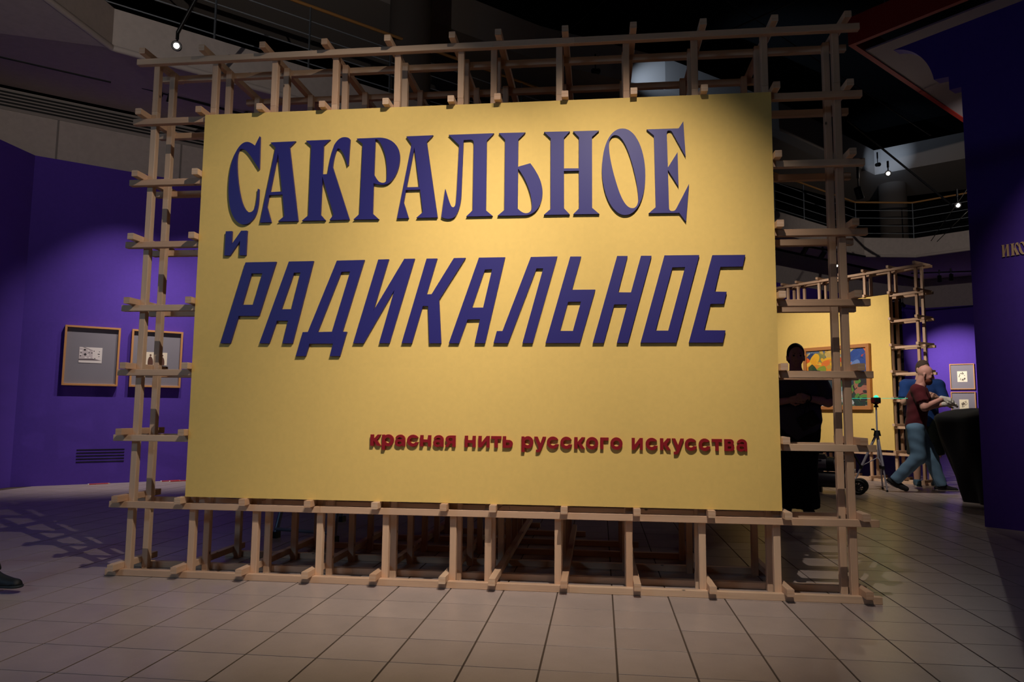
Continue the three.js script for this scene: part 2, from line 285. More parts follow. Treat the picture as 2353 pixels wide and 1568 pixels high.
function lattice(root, layers, boardCols, boardRows) {
  const zPost = k => k === 0 ? -1.5 * S : -(0.216 + P * (k - 1)) - S / 2, zRail = k => k === 0 ? -S / 2 : zPost(k) - S;
  const railJoint = { 0: 2.83, 1: 1.32, 8: 2.86, 4: 1.9, 6: 3.1 };
  for (let k = 0; k < layers; k++) {
    const c0 = layers > 2 ? Math.max(0, k - 1) : 0, c1 = layers > 2 ? Math.min(11, 12 - k) : 11;
    const x0 = k === 0 ? -0.06 : colX(c0) - 0.045, x1 = k === 0 ? 4.552 : colX(c1) + S + 0.075;
    for (let r = 0; r < 9; r++) split(root, 'rail', 'x', x0, x1, r * P + S / 2, zRail(k), k === 0 ? railJoint[r] : (k === 1 && r < 2 ? 1.45 + r : undefined));
    for (let c = c0; c <= c1; c++) split(root, 'post', 'y', 0, 8 * P + S + (k ? -0.005 : 0.012) + rnd() * 0.006, colX(c) + (c < 6 ? 1.5 : -0.5) * S, zPost(k), k === 0 ? 3.02 + (rnd() - 0.5) * 0.01 : undefined);
  }
  for (let c = 0; c < 12; c++) {
    const last = layers > 2 ? (c < 6 ? c + 1 : 12 - c) : layers - 1, zEnd = zRail(last) - S / 2 - 0.07 - rnd() * 0.03;
    for (let r = 0; r < 9; r++) {
      const behind = c >= boardCols[0] && c <= boardCols[1] && r >= boardRows[0] && r <= boardRows[1];
      timber(root, 'tie', 'z', zEnd, behind ? -0.002 : TIE + (rnd() - 0.5) * 0.006, colX(c) + S / 2, r * P + 1.5 * S);
    }
  }
}
const frame1 = thing('timber_lattice', 'large pale pine lattice frame carrying the yellow title sign', 'lattice frame');
lattice(frame1, 7, [2, 9], [2, 6]);

// ---------------------------------------------------------------- title sign with raised letters
const PX0 = colX(1) + S + 0.002, PX1 = colX(10) - 0.002, PY0 = P + 2 * S + 0.001, PY1 = 7 * P + S - 0.001, PT = 0.02, LT = 0.016;
function parsePath(str) {
  const holes = [], parts = str.split('|').map(s => {
    const tk = s.trim().split(/\s+/), path = new THREE.Path(); let i = 0;
    const pt = () => tk[i++].split(',').map(Number);
    while (i < tk.length) { const c = tk[i++]; if (c === 'M') path.moveTo(...pt()); else if (c === 'L') path.lineTo(...pt()); else if (c === 'C') { const a = pt(), b = pt(), d = pt(); path.bezierCurveTo(...a, ...b, ...d); } }
    return path;
  });
  const sh = new THREE.Shape(); sh.curves = parts[0].curves; sh.currentPoint = parts[0].currentPoint; sh.autoClose = true;
  for (let k = 1; k < parts.length; k++) { parts[k].autoClose = true; sh.holes.push(parts[k]); }
  return sh;
}
function letterMesh(sh, depth, mat, parent, z, label) {
  const g = new THREE.ExtrudeGeometry(sh, { depth, bevelEnabled: false, curveSegments: 14 });
  const m = mesh('letter', g, mat, parent); m.position.z = z; if (label) m.userData.label = label; return m;
}
const BIG = [
  'M 0.845,2.787 L 0.816,2.725 C 0.796,2.743 0.777,2.752 0.760,2.752 C 0.720,2.752 0.690,2.703 0.670,2.639 C 0.653,2.585 0.648,2.507 0.652,2.429 C 0.657,2.347 0.673,2.288 0.703,2.246 C 0.725,2.219 0.747,2.209 0.765,2.210 C 0.793,2.209 0.816,2.226 0.831,2.250 C 0.852,2.288 0.860,2.342 0.856,2.438 L 0.848,2.440 C 0.848,2.388 0.843,2.343 0.832,2.314 C 0.825,2.296 0.813,2.287 0.799,2.288 C 0.780,2.290 0.760,2.318 0.744,2.359 C 0.723,2.418 0.704,2.519 0.699,2.611 C 0.696,2.666 0.702,2.698 0.720,2.707 C 0.751,2.710 0.771,2.682 0.796,2.649 L 0.852,2.568 L 0.848,2.783',
  'M 0.919,2.743 L 1.089,2.745 L 1.049,2.705 L 1.124,2.224 L 0.992,2.224 L 1.033,2.258 L 1.015,2.398 L 0.925,2.397 L 0.914,2.322 L 0.947,2.220 L 0.873,2.220 L 0.955,2.707 | M 0.973,2.673 L 0.931,2.416 L 1.011,2.418',
  'M 1.155,2.746 L 1.317,2.747 L 1.274,2.708 L 1.273,2.522 L 1.307,2.523 C 1.313,2.583 1.324,2.659 1.345,2.713 C 1.362,2.744 1.384,2.762 1.412,2.760 C 1.428,2.760 1.439,2.754 1.447,2.746 L 1.441,2.578 L 1.436,2.573 C 1.423,2.615 1.401,2.684 1.369,2.689 C 1.351,2.672 1.342,2.618 1.338,2.569 L 1.459,2.226 L 1.330,2.225 L 1.355,2.260 L 1.273,2.508 L 1.270,2.262 L 1.305,2.224 L 1.149,2.225 L 1.191,2.259 L 1.193,2.711',
  'M 1.489,2.748 L 1.630,2.749 C 1.697,2.749 1.770,2.712 1.772,2.617 C 1.774,2.533 1.732,2.438 1.665,2.444 C 1.643,2.445 1.625,2.449 1.608,2.455 L 1.608,2.261 L 1.649,2.224 L 1.485,2.226 L 1.523,2.260 L 1.530,2.712 | M 1.611,2.739 C 1.639,2.743 1.663,2.684 1.678,2.634 C 1.693,2.571 1.695,2.499 1.689,2.468 C 1.679,2.451 1.661,2.454 1.642,2.465 C 1.629,2.479 1.619,2.493 1.609,2.512',
  'M 1.810,2.751 L 1.982,2.752 L 1.942,2.710 L 2.020,2.227 L 1.887,2.228 L 1.927,2.262 L 1.907,2.406 L 1.816,2.406 L 1.804,2.328 L 1.838,2.227 L 1.764,2.227 L 1.846,2.700 | M 1.864,2.679 L 1.820,2.423 L 1.901,2.423',
  'M 2.080,2.751 L 2.365,2.751 L 2.321,2.706 L 2.321,2.265 L 2.363,2.229 L 2.199,2.229 L 2.239,2.267 L 2.240,2.686 C 2.239,2.708 2.234,2.714 2.217,2.715 L 2.175,2.714 L 2.167,2.389 C 2.166,2.310 2.154,2.271 2.137,2.241 C 2.125,2.222 2.107,2.216 2.086,2.217 C 2.068,2.218 2.055,2.223 2.044,2.230 L 2.065,2.407 C 2.079,2.365 2.088,2.329 2.102,2.301 C 2.111,2.285 2.124,2.285 2.130,2.302 C 2.136,2.319 2.137,2.368 2.139,2.403 L 2.148,2.683',
  'M 2.395,2.751 L 2.560,2.749 L 2.517,2.707 L 2.516,2.533 L 2.592,2.553 C 2.632,2.498 2.668,2.436 2.667,2.367 C 2.667,2.289 2.625,2.228 2.561,2.228 L 2.393,2.229 L 2.435,2.264 L 2.435,2.707 | M 2.517,2.521 C 2.555,2.474 2.603,2.373 2.603,2.286 C 2.603,2.252 2.587,2.240 2.565,2.241 C 2.544,2.244 2.529,2.258 2.516,2.272',
  'M 2.674,2.748 L 2.833,2.746 L 2.797,2.708 L 2.797,2.514 L 2.888,2.512 L 2.888,2.706 L 2.852,2.746 L 3.009,2.744 L 2.967,2.706 L 2.967,2.264 L 3.010,2.226 L 2.854,2.228 L 2.889,2.264 L 2.888,2.497 L 2.797,2.498 L 2.798,2.266 L 2.833,2.227 L 2.676,2.228 L 2.717,2.264 L 2.716,2.706',
  'M 3.151,2.752 C 3.232,2.749 3.285,2.608 3.284,2.458 C 3.283,2.322 3.236,2.214 3.162,2.216 C 3.084,2.218 3.026,2.358 3.026,2.500 C 3.027,2.638 3.070,2.755 3.151,2.752 | M 3.107,2.712 C 3.148,2.710 3.181,2.633 3.209,2.520 C 3.229,2.438 3.241,2.370 3.241,2.310 C 3.239,2.272 3.224,2.255 3.205,2.257 C 3.171,2.259 3.142,2.308 3.114,2.407 C 3.089,2.494 3.069,2.581 3.069,2.650 C 3.069,2.689 3.082,2.712 3.107,2.712',
  'M 3.294,2.741 L 3.483,2.740 L 3.511,2.783 L 3.522,2.564 L 3.447,2.714 C 3.441,2.727 3.434,2.730 3.425,2.729 C 3.416,2.729 3.413,2.723 3.413,2.709 L 3.417,2.501 L 3.475,2.594 L 3.478,2.382 L 3.417,2.486 L 3.421,2.251 C 3.422,2.240 3.428,2.234 3.439,2.234 C 3.452,2.234 3.457,2.238 3.465,2.253 L 3.539,2.397 L 3.518,2.168 L 3.480,2.222 L 3.302,2.224 L 3.343,2.260 L 3.337,2.701',
  'M 0.647,2.167 L 0.688,2.168 L 0.688,2.079 L 0.750,2.169 L 0.789,2.169 L 0.788,2.010 L 0.746,2.011 L 0.746,2.105 L 0.683,2.010 L 0.645,2.011',
  'M 0.789,1.964 L 0.992,1.965 L 0.893,1.622 L 0.759,1.623 L 0.712,1.450 L 0.648,1.450 | M 0.832,1.893 L 0.904,1.892 L 0.851,1.693 L 0.780,1.693',
  'M 1.075,1.965 L 1.236,1.966 L 1.119,1.449 L 1.055,1.449 L 1.085,1.591 L 1.012,1.591 L 0.967,1.449 L 0.904,1.450 | M 1.111,1.894 L 1.154,1.894 L 1.103,1.663 L 1.038,1.663',
  'M 1.387,1.966 L 1.564,1.968 L 1.438,1.521 L 1.466,1.520 L 1.426,1.370 L 1.362,1.370 L 1.380,1.447 L 1.229,1.447 L 1.207,1.370 L 1.144,1.369 L 1.183,1.519 L 1.216,1.520 | M 1.419,1.895 L 1.475,1.896 L 1.371,1.521 L 1.279,1.519',
  'M 1.652,1.969 L 1.719,1.970 L 1.630,1.649 L 1.817,1.971 L 1.883,1.971 L 1.737,1.449 L 1.672,1.449 L 1.760,1.778 L 1.575,1.449 L 1.508,1.449',
  'M 1.957,1.970 L 2.024,1.970 L 1.962,1.748 L 1.993,1.749 L 2.127,1.971 L 2.200,1.971 L 2.040,1.714 L 2.058,1.448 L 1.985,1.448 L 1.973,1.676 L 1.940,1.677 L 1.877,1.449 L 1.813,1.449',
  'M 2.282,1.971 L 2.443,1.971 L 2.327,1.448 L 2.264,1.448 L 2.294,1.593 L 2.218,1.592 L 2.168,1.448 L 2.105,1.448 | M 2.320,1.897 L 2.364,1.898 L 2.312,1.664 L 2.244,1.664',
  'M 2.599,1.970 L 2.759,1.971 L 2.614,1.448 L 2.552,1.448 L 2.674,1.899 L 2.634,1.900 L 2.466,1.448 L 2.378,1.449 L 2.397,1.521 L 2.431,1.521',
  'M 2.836,1.969 L 2.901,1.968 L 2.847,1.767 L 2.985,1.767 L 2.895,1.448 L 2.690,1.448 | M 2.824,1.695 L 2.900,1.695 L 2.852,1.520 L 2.776,1.520',
  'M 3.114,1.968 L 3.176,1.967 L 3.119,1.749 L 3.194,1.748 L 3.254,1.967 L 3.316,1.966 L 3.175,1.448 L 3.110,1.448 L 3.171,1.677 L 3.096,1.677 L 3.034,1.448 L 2.969,1.448',
  'M 3.391,1.967 L 3.592,1.966 L 3.453,1.449 L 3.248,1.449 | M 3.436,1.895 L 3.510,1.895 L 3.408,1.520 L 3.334,1.520',
  'M 3.667,1.964 L 3.854,1.963 L 3.837,1.894 L 3.711,1.894 L 3.676,1.748 L 3.744,1.746 L 3.727,1.676 L 3.651,1.676 L 3.612,1.521 L 3.733,1.520 L 3.717,1.449 L 3.525,1.449'
];
const RED = [["к", 1.634, 1.699], ["р", 1.706, 1.778], ["а", 1.786, 1.848], ["с", 1.86, 1.93], ["н", 1.941, 2.007], ["а", 2.021, 2.083], ["я", 2.093, 2.156], ["н", 2.212, 2.277], ["и", 2.294, 2.361], ["т", 2.37, 2.431], ["ь", 2.44, 2.499], ["р", 2.551, 2.621], ["у", 2.626, 2.696], ["с", 2.7, 2.769], ["с", 2.779, 2.847], ["к", 2.861, 2.924], ["о", 2.929, 3.0], ["г", 3.012, 3.06], ["о", 3.07, 3.14], ["и", 3.193, 3.256], ["с", 3.272, 3.339], ["к", 3.354, 3.415], ["у", 3.421, 3.489], ["с", 3.494, 3.56], ["с", 3.572, 3.636], ["т", 3.645, 3.702], ["в", 3.715, 3.77], ["а", 3.783, 3.84]];
{
  const sign = thing('title_sign', 'big yellow rectangular sign board with raised violet and red letters', 'sign');
  const pg = box(PX0, PX1, PY0, PY1, 0, PT), uv = pg.attributes.uv, pp = pg.attributes.position; for (let i = 0; i < uv.count; i++) uv.setXY(i, pp.getX(i), pp.getY(i));
  mesh('board', pg, YELLOW, sign);
  for (const s of BIG) letterMesh(parsePath(s), LT, VIOLET, sign, PT + 0.0002, 'raised violet letter');
  // small bold letters, drawn in units of the x-height
  const ell = (cx, cy, rx, ry, n = 28) => { const a = []; for (let i = 0; i < n; i++) { const t = i / n * Math.PI * 2; a.push([cx + rx * Math.cos(t), cy + ry * Math.sin(t)]); } return a; };
  const arc = (cx, cy, rx, ry, t0, t1, n = 18) => { const a = []; for (let i = 0; i <= n; i++) { const t = (t0 + (t1 - t0) * i / n) * Math.PI / 180; a.push([cx + rx * Math.cos(t), cy + ry * Math.sin(t)]); } return a; };
  const GL = {
    'о': [ell(0.5, 0.5, 0.5, 0.53), ell(0.5, 0.5, 0.25, 0.25)],
    'с': [[...arc(0.52, 0.5, 0.52, 0.53, 30, 345), ...arc(0.52, 0.5, 0.25, 0.25, 330, 60)]],
    'р': [[[0, -0.34], [0, 1], [0.22, 1], [0.25, 0.92], ...arc(0.53, 0.5, 0.47, 0.53, 118, -118), [0.27, 0.06], [0.27, -0.34]], ell(0.5, 0.5, 0.23, 0.25)],
    'а': [[[1, 0], [0.76, 0], [0.74, 0.07], ...arc(0.4, 0.31, 0.4, 0.34, -40, -250), [0.72, 0.62], ...arc(0.5, 0.62, 0.23, 0.16, 20, 165), [0.06, 0.66], ...arc(0.52, 0.62, 0.48, 0.4, 172, 0)], ell(0.47, 0.29, 0.2, 0.12)],
    'н': [[[0, 0], [0, 1], [0.28, 1], [0.28, 0.62], [0.72, 0.62], [0.72, 1], [1, 1], [1, 0], [0.72, 0], [0.72, 0.37], [0.28, 0.37], [0.28, 0]]],
    'я': [[[1, 0], [1, 1], [0.48, 1], ...arc(0.46, 0.66, 0.42, 0.34, 92, 238, 12), [0, 0], [0.32, 0], [0.53, 0.3], [0.7, 0.3], [0.7, 0]], ell(0.53, 0.66, 0.19, 0.13)],
    'и': [[[0, 0], [0, 1], [0.28, 1], [0.27, 0.42], [0.73, 1], [1, 1], [1, 0], [0.72, 0], [0.73, 0.55], [0.28, 0]]],
    'т': [[[0, 0.74], [0, 1], [1, 1], [1, 0.74], [0.66, 0.74], [0.66, 0], [0.34, 0], [0.34, 0.74]]],
    'ь': [[[0, 0], [0, 1], [0.32, 1], [0.32, 0.68], ...arc(0.6, 0.34, 0.4, 0.34, 90, -90)], [...arc(0.56, 0.34, 0.13, 0.12, 90, -90), [0.32, 0.22], [0.32, 0.46]]],
    'у': [[[0, 1], [0.28, 1], [0.52, 0.42], [0.72, 1], [1, 1], [0.58, -0.14], [0.5, -0.27], [0.38, -0.34], [0.15, -0.34], [0.15, -0.12], [0.3, -0.12], [0.37, -0.04], [0.38, 0.04]]],
    'к': [[[0, 0], [0, 1], [0.31, 1], [0.31, 0.6], [0.68, 1], [1, 1], [0.62, 0.5], [0.98, 0], [0.64, 0], [0.31, 0.46], [0.31, 0]]],
    'г': [[[0, 0], [0, 1], [1, 1], [1, 0.74], [0.38, 0.74], [0.38, 0]]],
    'в': [[[0, 0], [0, 1], [0.62, 1], ...arc(0.62, 0.74, 0.33, 0.26, 90, -20, 8), [0.84, 0.53], ...arc(0.66, 0.28, 0.34, 0.28, 50, -90, 10)], [[0.33, 0.62], [0.33, 0.79], [0.6, 0.79], [0.64, 0.7], [0.6, 0.62]], [[0.33, 0.2], [0.33, 0.4], [0.62, 0.4], [0.68, 0.3], [0.62, 0.2]]],
  };
  const y0 = 0.8275, xh = 0.0675;
  for (const [ch, a, b] of RED) {
    const [outer, ...holes] = GL[ch].map(c => c.map(([x, y]) => new THREE.Vector2(a + x * (b - a), y0 + y * xh)));
    const sh = new THREE.Shape(outer); for (const h of holes) sh.holes.push(new THREE.Path(h));
    letterMesh(sh, 0.015, CRIMSON, sign, PT + 0.0002, 'small raised dark red letter');
  }
}
// ---------------------------------------------------------------- second timber frame with its display board and painting
const F2 = { pos: [5.05, 0, -10.73], turn: -0.8813 };
const frame2 = thing('timber_lattice', 'smaller-looking pine lattice frame with a yellow board, standing far behind the workers', 'lattice frame', F2.pos, F2.turn);
lattice(frame2, 2, [2, 9], [2, 6]);
{
  const b = thing('display_board', 'yellow display board on the second lattice frame behind the tripod', 'board', F2.pos, F2.turn);
  const pg = box(PX0, PX1, PY0, PY1, 0, PT), uv = pg.attributes.uv, pp = pg.attributes.position; for (let i = 0; i < uv.count; i++) uv.setXY(i, pp.getX(i), pp.getY(i));
  mesh('front_board', pg, YELLOW, b);
  mesh('back_board', box(PX0, PX1 + 0.0, PY0, PY1, -0.345, -0.325), std(0x1a1120, 0.9), b);
}
function canvasTex(w, h, draw) { const c = document.createElement('canvas'); c.width = w; c.height = h; draw(c.getContext('2d'), w, h); const t = new THREE.CanvasTexture(c); t.colorSpace = THREE.SRGBColorSpace; t.magFilter = THREE.LinearFilter; return t; }
function frameBars(w, h, t, d, mat, parent) {        // mitred picture frame around w x h, bar width t, depth d, local xy, back on z=0
  const pr = (pts) => { const s = new THREE.Shape(pts.map(p => new THREE.Vector2(...p))); return new THREE.ExtrudeGeometry(s, { depth: d, bevelEnabled: true, bevelSize: 0.002, bevelThickness: 0.002, bevelSegments: 1 }); };
  const W = w / 2, H = h / 2, e = 0.0022;
  for (const p of [[[-W, H], [W, H], [W - t, H - t], [-W + t, H - t]], [[-W, -H], [-W + t, -H + t], [W - t, -H + t], [W, -H]], [[-W, -H + e], [-W, H - e], [-W + t, H - t - e], [-W + t, -H + t + e]], [[W, -H + e], [W - t, -H + t + e], [W - t, H - t - e], [W, H - e]]]) mesh('frame_bar', pr(p), mat, parent);
}
{
  const px = 3.1, py = 1.66, w = 1.2, h = 1.06;
  const c = Math.cos(F2.turn), s = Math.sin(F2.turn), z = PT + 0.002;
  const g = thing('painting', 'colourful abstract landscape painting in an orange-brown wooden frame on the yellow board', 'painting', [F2.pos[0] + c * px + s * z, py, F2.pos[2] - s * px + c * z], F2.turn);
  frameBars(w, h, 0.055, 0.06, std(0xb87a45, 0.5), g);
  const t = canvasTex(512, 448, (x, W, H) => {
    let sd = 77; const R = () => { sd = (sd * 1103515245 + 12345) & 0x7fffffff; return sd / 0x7fffffff; };
    x.fillStyle = '#c99a3c'; x.fillRect(0, 0, W, H);
    const zones = [[0, 0, 1, 0.22, ['#5a6a86', '#8f8a4a', '#c8a64a', '#2f3f6a', '#a9b0a0', '#d8b25a']], [0, 0.18, 1, 0.42, ['#e2641e', '#f08a1c', '#d8401c', '#f0b428', '#e87a30', '#c8a03c', '#f2c84a']], [0, 0.34, 1, 0.56, ['#4c6a2c', '#8a9a34', '#d8b83c', '#29482c', '#c8c07a', '#e0902c']], [0, 0.52, 1, 0.8, ['#7ea8b4', '#4a7a86', '#c4d2d0', '#2a3c48', '#96602c', '#d06a2a', '#3c5c34']], [0, 0.74, 1, 1, ['#d9d4cc', '#b8c0c4', '#8a7a70', '#2c3a3c', '#e8dcc8', '#4a6a58']], [0.78, 0, 1, 0.35, ['#2a4a96', '#1f3a78', '#c84028', '#e86a2a', '#6a86c0']], [0.82, 0.5, 1, 0.95, ['#2c2a30', '#5a8a3a', '#4a2c2c', '#a86a58', '#1f3a34']]];
    for (const [a, b, c2, d, cols] of zones) for (let k = 0; k < 46; k++) {
      const cx = (a + R() * (c2 - a)) * W, cy = (b + R() * (d - b)) * H, rr = (0.035 + R() * 0.085) * W, an = (R() - 0.5) * 2.2; x.fillStyle = cols[Math.floor(R() * cols.length)];
      x.save(); x.translate(cx, cy); x.rotate(an); x.beginPath(); x.moveTo(-rr, -rr * 0.35); x.quadraticCurveTo(0, -rr * 0.9, rr, -rr * 0.3); x.quadraticCurveTo(rr * 1.2, rr * 0.2, rr * 0.8, rr * 0.5); x.quadraticCurveTo(0, rr * 0.8, -rr * 0.9, rr * 0.35); x.fill(); x.globalAlpha = 0.35; x.fillStyle = cols[Math.floor(R() * cols.length)]; for (let q = -2; q < 3; q++) x.fillRect(-rr * 0.8, q * rr * 0.16, rr * 1.5 * R(), rr * 0.05); x.globalAlpha = 1; x.restore();
    }
  });
  const cv = box(-w / 2 + 0.052, w / 2 - 0.052, -h / 2 + 0.052, h / 2 - 0.052, 0.012, 0.036); mesh('canvas', cv, new THREE.MeshStandardMaterial({ map: t, roughness: 0.65 }), g);
}
// ---------------------------------------------------------------- framed prints on the purple walls
function printFrame(label, O, D, N, s0, s1, y0, y1, pr, draw, wood) {
  const w = s1 - s0, h = y1 - y0, sc = (s0 + s1) / 2, turn = Math.atan2(N[0], N[1]);
  const g = thing('framed_print', label, 'framed print', [O[0] + D[0] * sc + N[0] * 0.012, (y0 + y1) / 2, O[1] + D[1] * sc + N[1] * 0.012], turn, 'framed prints on the purple walls');
  frameBars(w, h, 0.024, 0.05, wood, g);
  mesh('mat_board', box(-w / 2 + 0.018, w / 2 - 0.018, -h / 2 + 0.018, h / 2 - 0.018, 0.001, 0.018), std(0x85808c, 0.9), g);
  const [a, b, c, d] = pr; const q = box(a - sc, b - sc, c - (y0 + y1) / 2, d - (y0 + y1) / 2, 0.0185, 0.0215);
  mesh('print', q, new THREE.MeshStandardMaterial({ map: canvasTex(256, 192, draw), roughness: 0.6 }), g);
}
const rng = (n) => () => { n = (n * 1103515245 + 12345) & 0x7fffffff; return n / 0x7fffffff; };
printFrame('square framed photograph of a room corner hung with small dark shapes, beside the air grille', O1, D1, N1, 0.497, 1.167, 1.345, 2.165, [0.68, 0.957, 1.66, 1.875], (x, W, H) => {
  x.fillStyle = '#e9dfe0'; x.fillRect(0, 0, W, H); x.fillStyle = '#8d8088'; x.beginPath(); x.moveTo(30, 0); x.lineTo(60, 0); x.lineTo(150, 36); x.lineTo(150, 44); x.fill();
  x.fillStyle = '#c9bcc2'; x.beginPath(); x.moveTo(0, 8); x.lineTo(150, 40); x.lineTo(150, 150); x.lineTo(0, 150); x.fill(); x.fillStyle = '#6d6068'; x.beginPath(); x.moveTo(0, 146); x.lineTo(150, 138); x.lineTo(256, 160); x.lineTo(0, 164); x.fill();
  x.fillStyle = '#2a2328'; for (const [a, b, c, d] of [[50, 22, 22, 22], [52, 84, 30, 12], [61, 74, 12, 32], [14, 66, 16, 8], [10, 104, 14, 10], [104, 62, 12, 10], [132, 64, 16, 10], [158, 40, 12, 10], [206, 76, 24, 10], [170, 132, 14, 8], [218, 46, 10, 8], [214, 108, 14, 6]]) x.fillRect(a, b, c, d);
  x.fillStyle = '#efe7e8'; for (const [a, b, c, d] of [[6, 36, 30, 16], [6, 84, 26, 12], [64, 120, 24, 14], [110, 122, 18, 14], [92, 36, 20, 12], [90, 88, 18, 12]]) x.fillRect(a, b, c, d);
}, frameWood);
printFrame('square framed print showing two brown standing figures, hung behind the lattice frame', O1, D1, N1, 1.311, 1.98, 1.345, 2.165, [1.51, 1.785, 1.665, 1.85], (x, W, H) => {
  x.fillStyle = '#ecdcc8'; x.fillRect(0, 0, W, H); x.fillStyle = '#5e3a30';
  for (const [cx, w] of [[52, 30], [196, 26]]) { x.beginPath(); x.ellipse(cx, 46, 12, 15, 0, 0, 7); x.fill(); x.beginPath(); x.moveTo(cx - w, 190); x.quadraticCurveTo(cx - w * 1.2, 80, cx, 62); x.quadraticCurveTo(cx + w * 1.4, 90, cx + w * 1.1, 190); x.fill(); }
  x.fillStyle = '#b89078'; x.fillRect(108, 30, 40, 150);
}, frameWood);
printFrame('upper framed print of two on the far purple wall, dark blots on white', O2, D2, N2, 1.323, 1.972, 1.86, 2.65, [1.52, 1.78, 2.09, 2.42], (x, W, H) => { const R = rng(5); x.fillStyle = '#f0e6d2'; x.fillRect(0, 0, W, H); x.fillStyle = '#3a302c'; for (let k = 0; k < 26; k++) { const a = R() * 6.28, r = 60 + R() * 40; x.beginPath(); x.ellipse(128 + Math.cos(a) * r, 96 + Math.sin(a) * r * 0.75, 6 + R() * 12, 4 + R() * 8, R() * 3, 0, 7); x.fill(); } }, frameWood);
printFrame('lower framed print of two on the far purple wall, partly behind the black drape', O2, D2, N2, 1.323, 1.972, 1.0, 1.785, [1.54, 1.78, 1.24, 1.55], (x, W, H) => { const R = rng(9); x.fillStyle = '#e8dcc0'; x.fillRect(0, 0, W, H); x.strokeStyle = '#4a3a30'; x.lineWidth = 9; for (let k = 0; k < 9; k++) { x.beginPath(); x.moveTo(40 + R() * 170, 30 + R() * 130); x.quadraticCurveTo(R() * 256, R() * 192, 40 + R() * 170, 30 + R() * 130); x.stroke(); } }, frameWood);
{ // low wall vent with five slots
  const g = thing('wall_vent', 'low wall vent of five thin black slots under the framed photograph', 'vent');
  for (let k = 0; k < 5; k++) { const y = 0.295 + k * 0.041; mesh('slot', wallAlong(O1, D1, N1, 0.73, 1.31, y, y + 0.014, 0, 0.004), BLACK, g); }
}
{ // red pencils lying by the foot of the wall
  const mk = (s, off, label) => { const g = thing('pencil', label, 'pencil', [O1[0] + D1[0] * s + N1[0] * off, 0.006, O1[1] + D1[1] * s + N1[1] * off], Math.atan2(-D1[1], D1[0]) + 0.1);
    mesh('shaft', (() => { const t = tube([-0.10, 0, 0], [0.085, 0, 0], 0.0075, 0.0075, 6); return t; })(), std(0xb01424, 0.5), g); mesh('tip', tube([0.085, 0, 0], [0.11, 0, 0], 0.0075, 0.001, 6), std(0xd8b48a, 0.7), g); mesh('end_cap', tube([-0.112, 0, 0], [-0.10, 0, 0], 0.0078, 0.0078, 6), std(0xe8e2dc, 0.6), g); g.scale.setScalar(1.25); };
  mk(1.02, 0.10, 'red pencil lying at the foot of the wall below the vent'); mk(1.92, 0.08, 'red pencil lying at the foot of the wall behind the lattice post'); mk(2.02, 0.16, 'red pencil lying beside another behind the lattice post');
}

// ---------------------------------------------------------------- purple partition at the right with raised letters, red canopy behind it
const OR = [6.638, -3.126], DR = [0.692, 0.722], NR = [-0.722, 0.692], RT = Math.atan2(-0.722, 0.692);
{
  const sh = new THREE.Shape(); sh.moveTo(0, 0); sh.lineTo(4.6, 0); sh.lineTo(4.6, 4.98); sh.lineTo(-0.64, 4.98); sh.bezierCurveTo(-0.42, 4.93, -0.28, 4.72, -0.25, 4.5); sh.lineTo(-0.11, 4.48); sh.lineTo(-0.11, 4.34); sh.lineTo(0, 4.33);
  const g = new THREE.ExtrudeGeometry(sh, { depth: 0.14, bevelEnabled: false }); g.translate(0, 0, -0.14);
  const m = struct('wall_right', g, PURPLE, 'tall deep purple partition carrying raised pale letters'); m.position.set(OR[0], 0, OR[1]); m.rotation.y = RT;
}
{
  const cream = std(0xe8c296, 0.7), g = thing('wall_lettering', 'row of raised pale tan serif letters on the purple partition', 'lettering', [OR[0], 0, OR[1]], RT);
  const put = (sh, x, y, w, h, src) => { // src: [x0,y0,x1,y1] box of the outline
    const geo = new THREE.ExtrudeGeometry(sh, { depth: 0.012, bevelEnabled: false, curveSegments: 8 }); geo.translate(-src[0], -src[1], 0); geo.scale(w / (src[2] - src[0]), h / (src[3] - src[1]), 1); geo.translate(x, y, 0.0005); mesh('letter', geo, cream, g);
  };
  const I = new THREE.Shape([[0, 0], [0.42, 0], [0.34, 0.08], [0.34, 0.2], [0.68, 0.8], [0.68, 0.08], [0.6, 0], [1, 0], [0.93, 0.08], [0.93, 0.92], [1, 1], [0.6, 1], [0.68, 0.92], [0.34, 0.34], [0.34, 0.92], [0.42, 1], [0, 1], [0.08, 0.92], [0.08, 0.08]].map(p => new THREE.Vector2(...p)));
  put(I, 0.272, 2.545, 0.062, 0.115, [0, 0, 1, 1]);
  const kb = new THREE.Box2().setFromPoints(parsePath(BIG[2]).getPoints(6)), ob = new THREE.Box2().setFromPoints(parsePath(BIG[8]).getPoints(12));
  put(parsePath(BIG[2]), 0.343, 2.545, 0.07, 0.118, [kb.min.x, kb.min.y, kb.max.x, kb.max.y]);
  put(parsePath(BIG[8]), 0.412, 2.543, 0.062, 0.12, [ob.min.x, ob.min.y, ob.max.x, ob.max.y]);
}
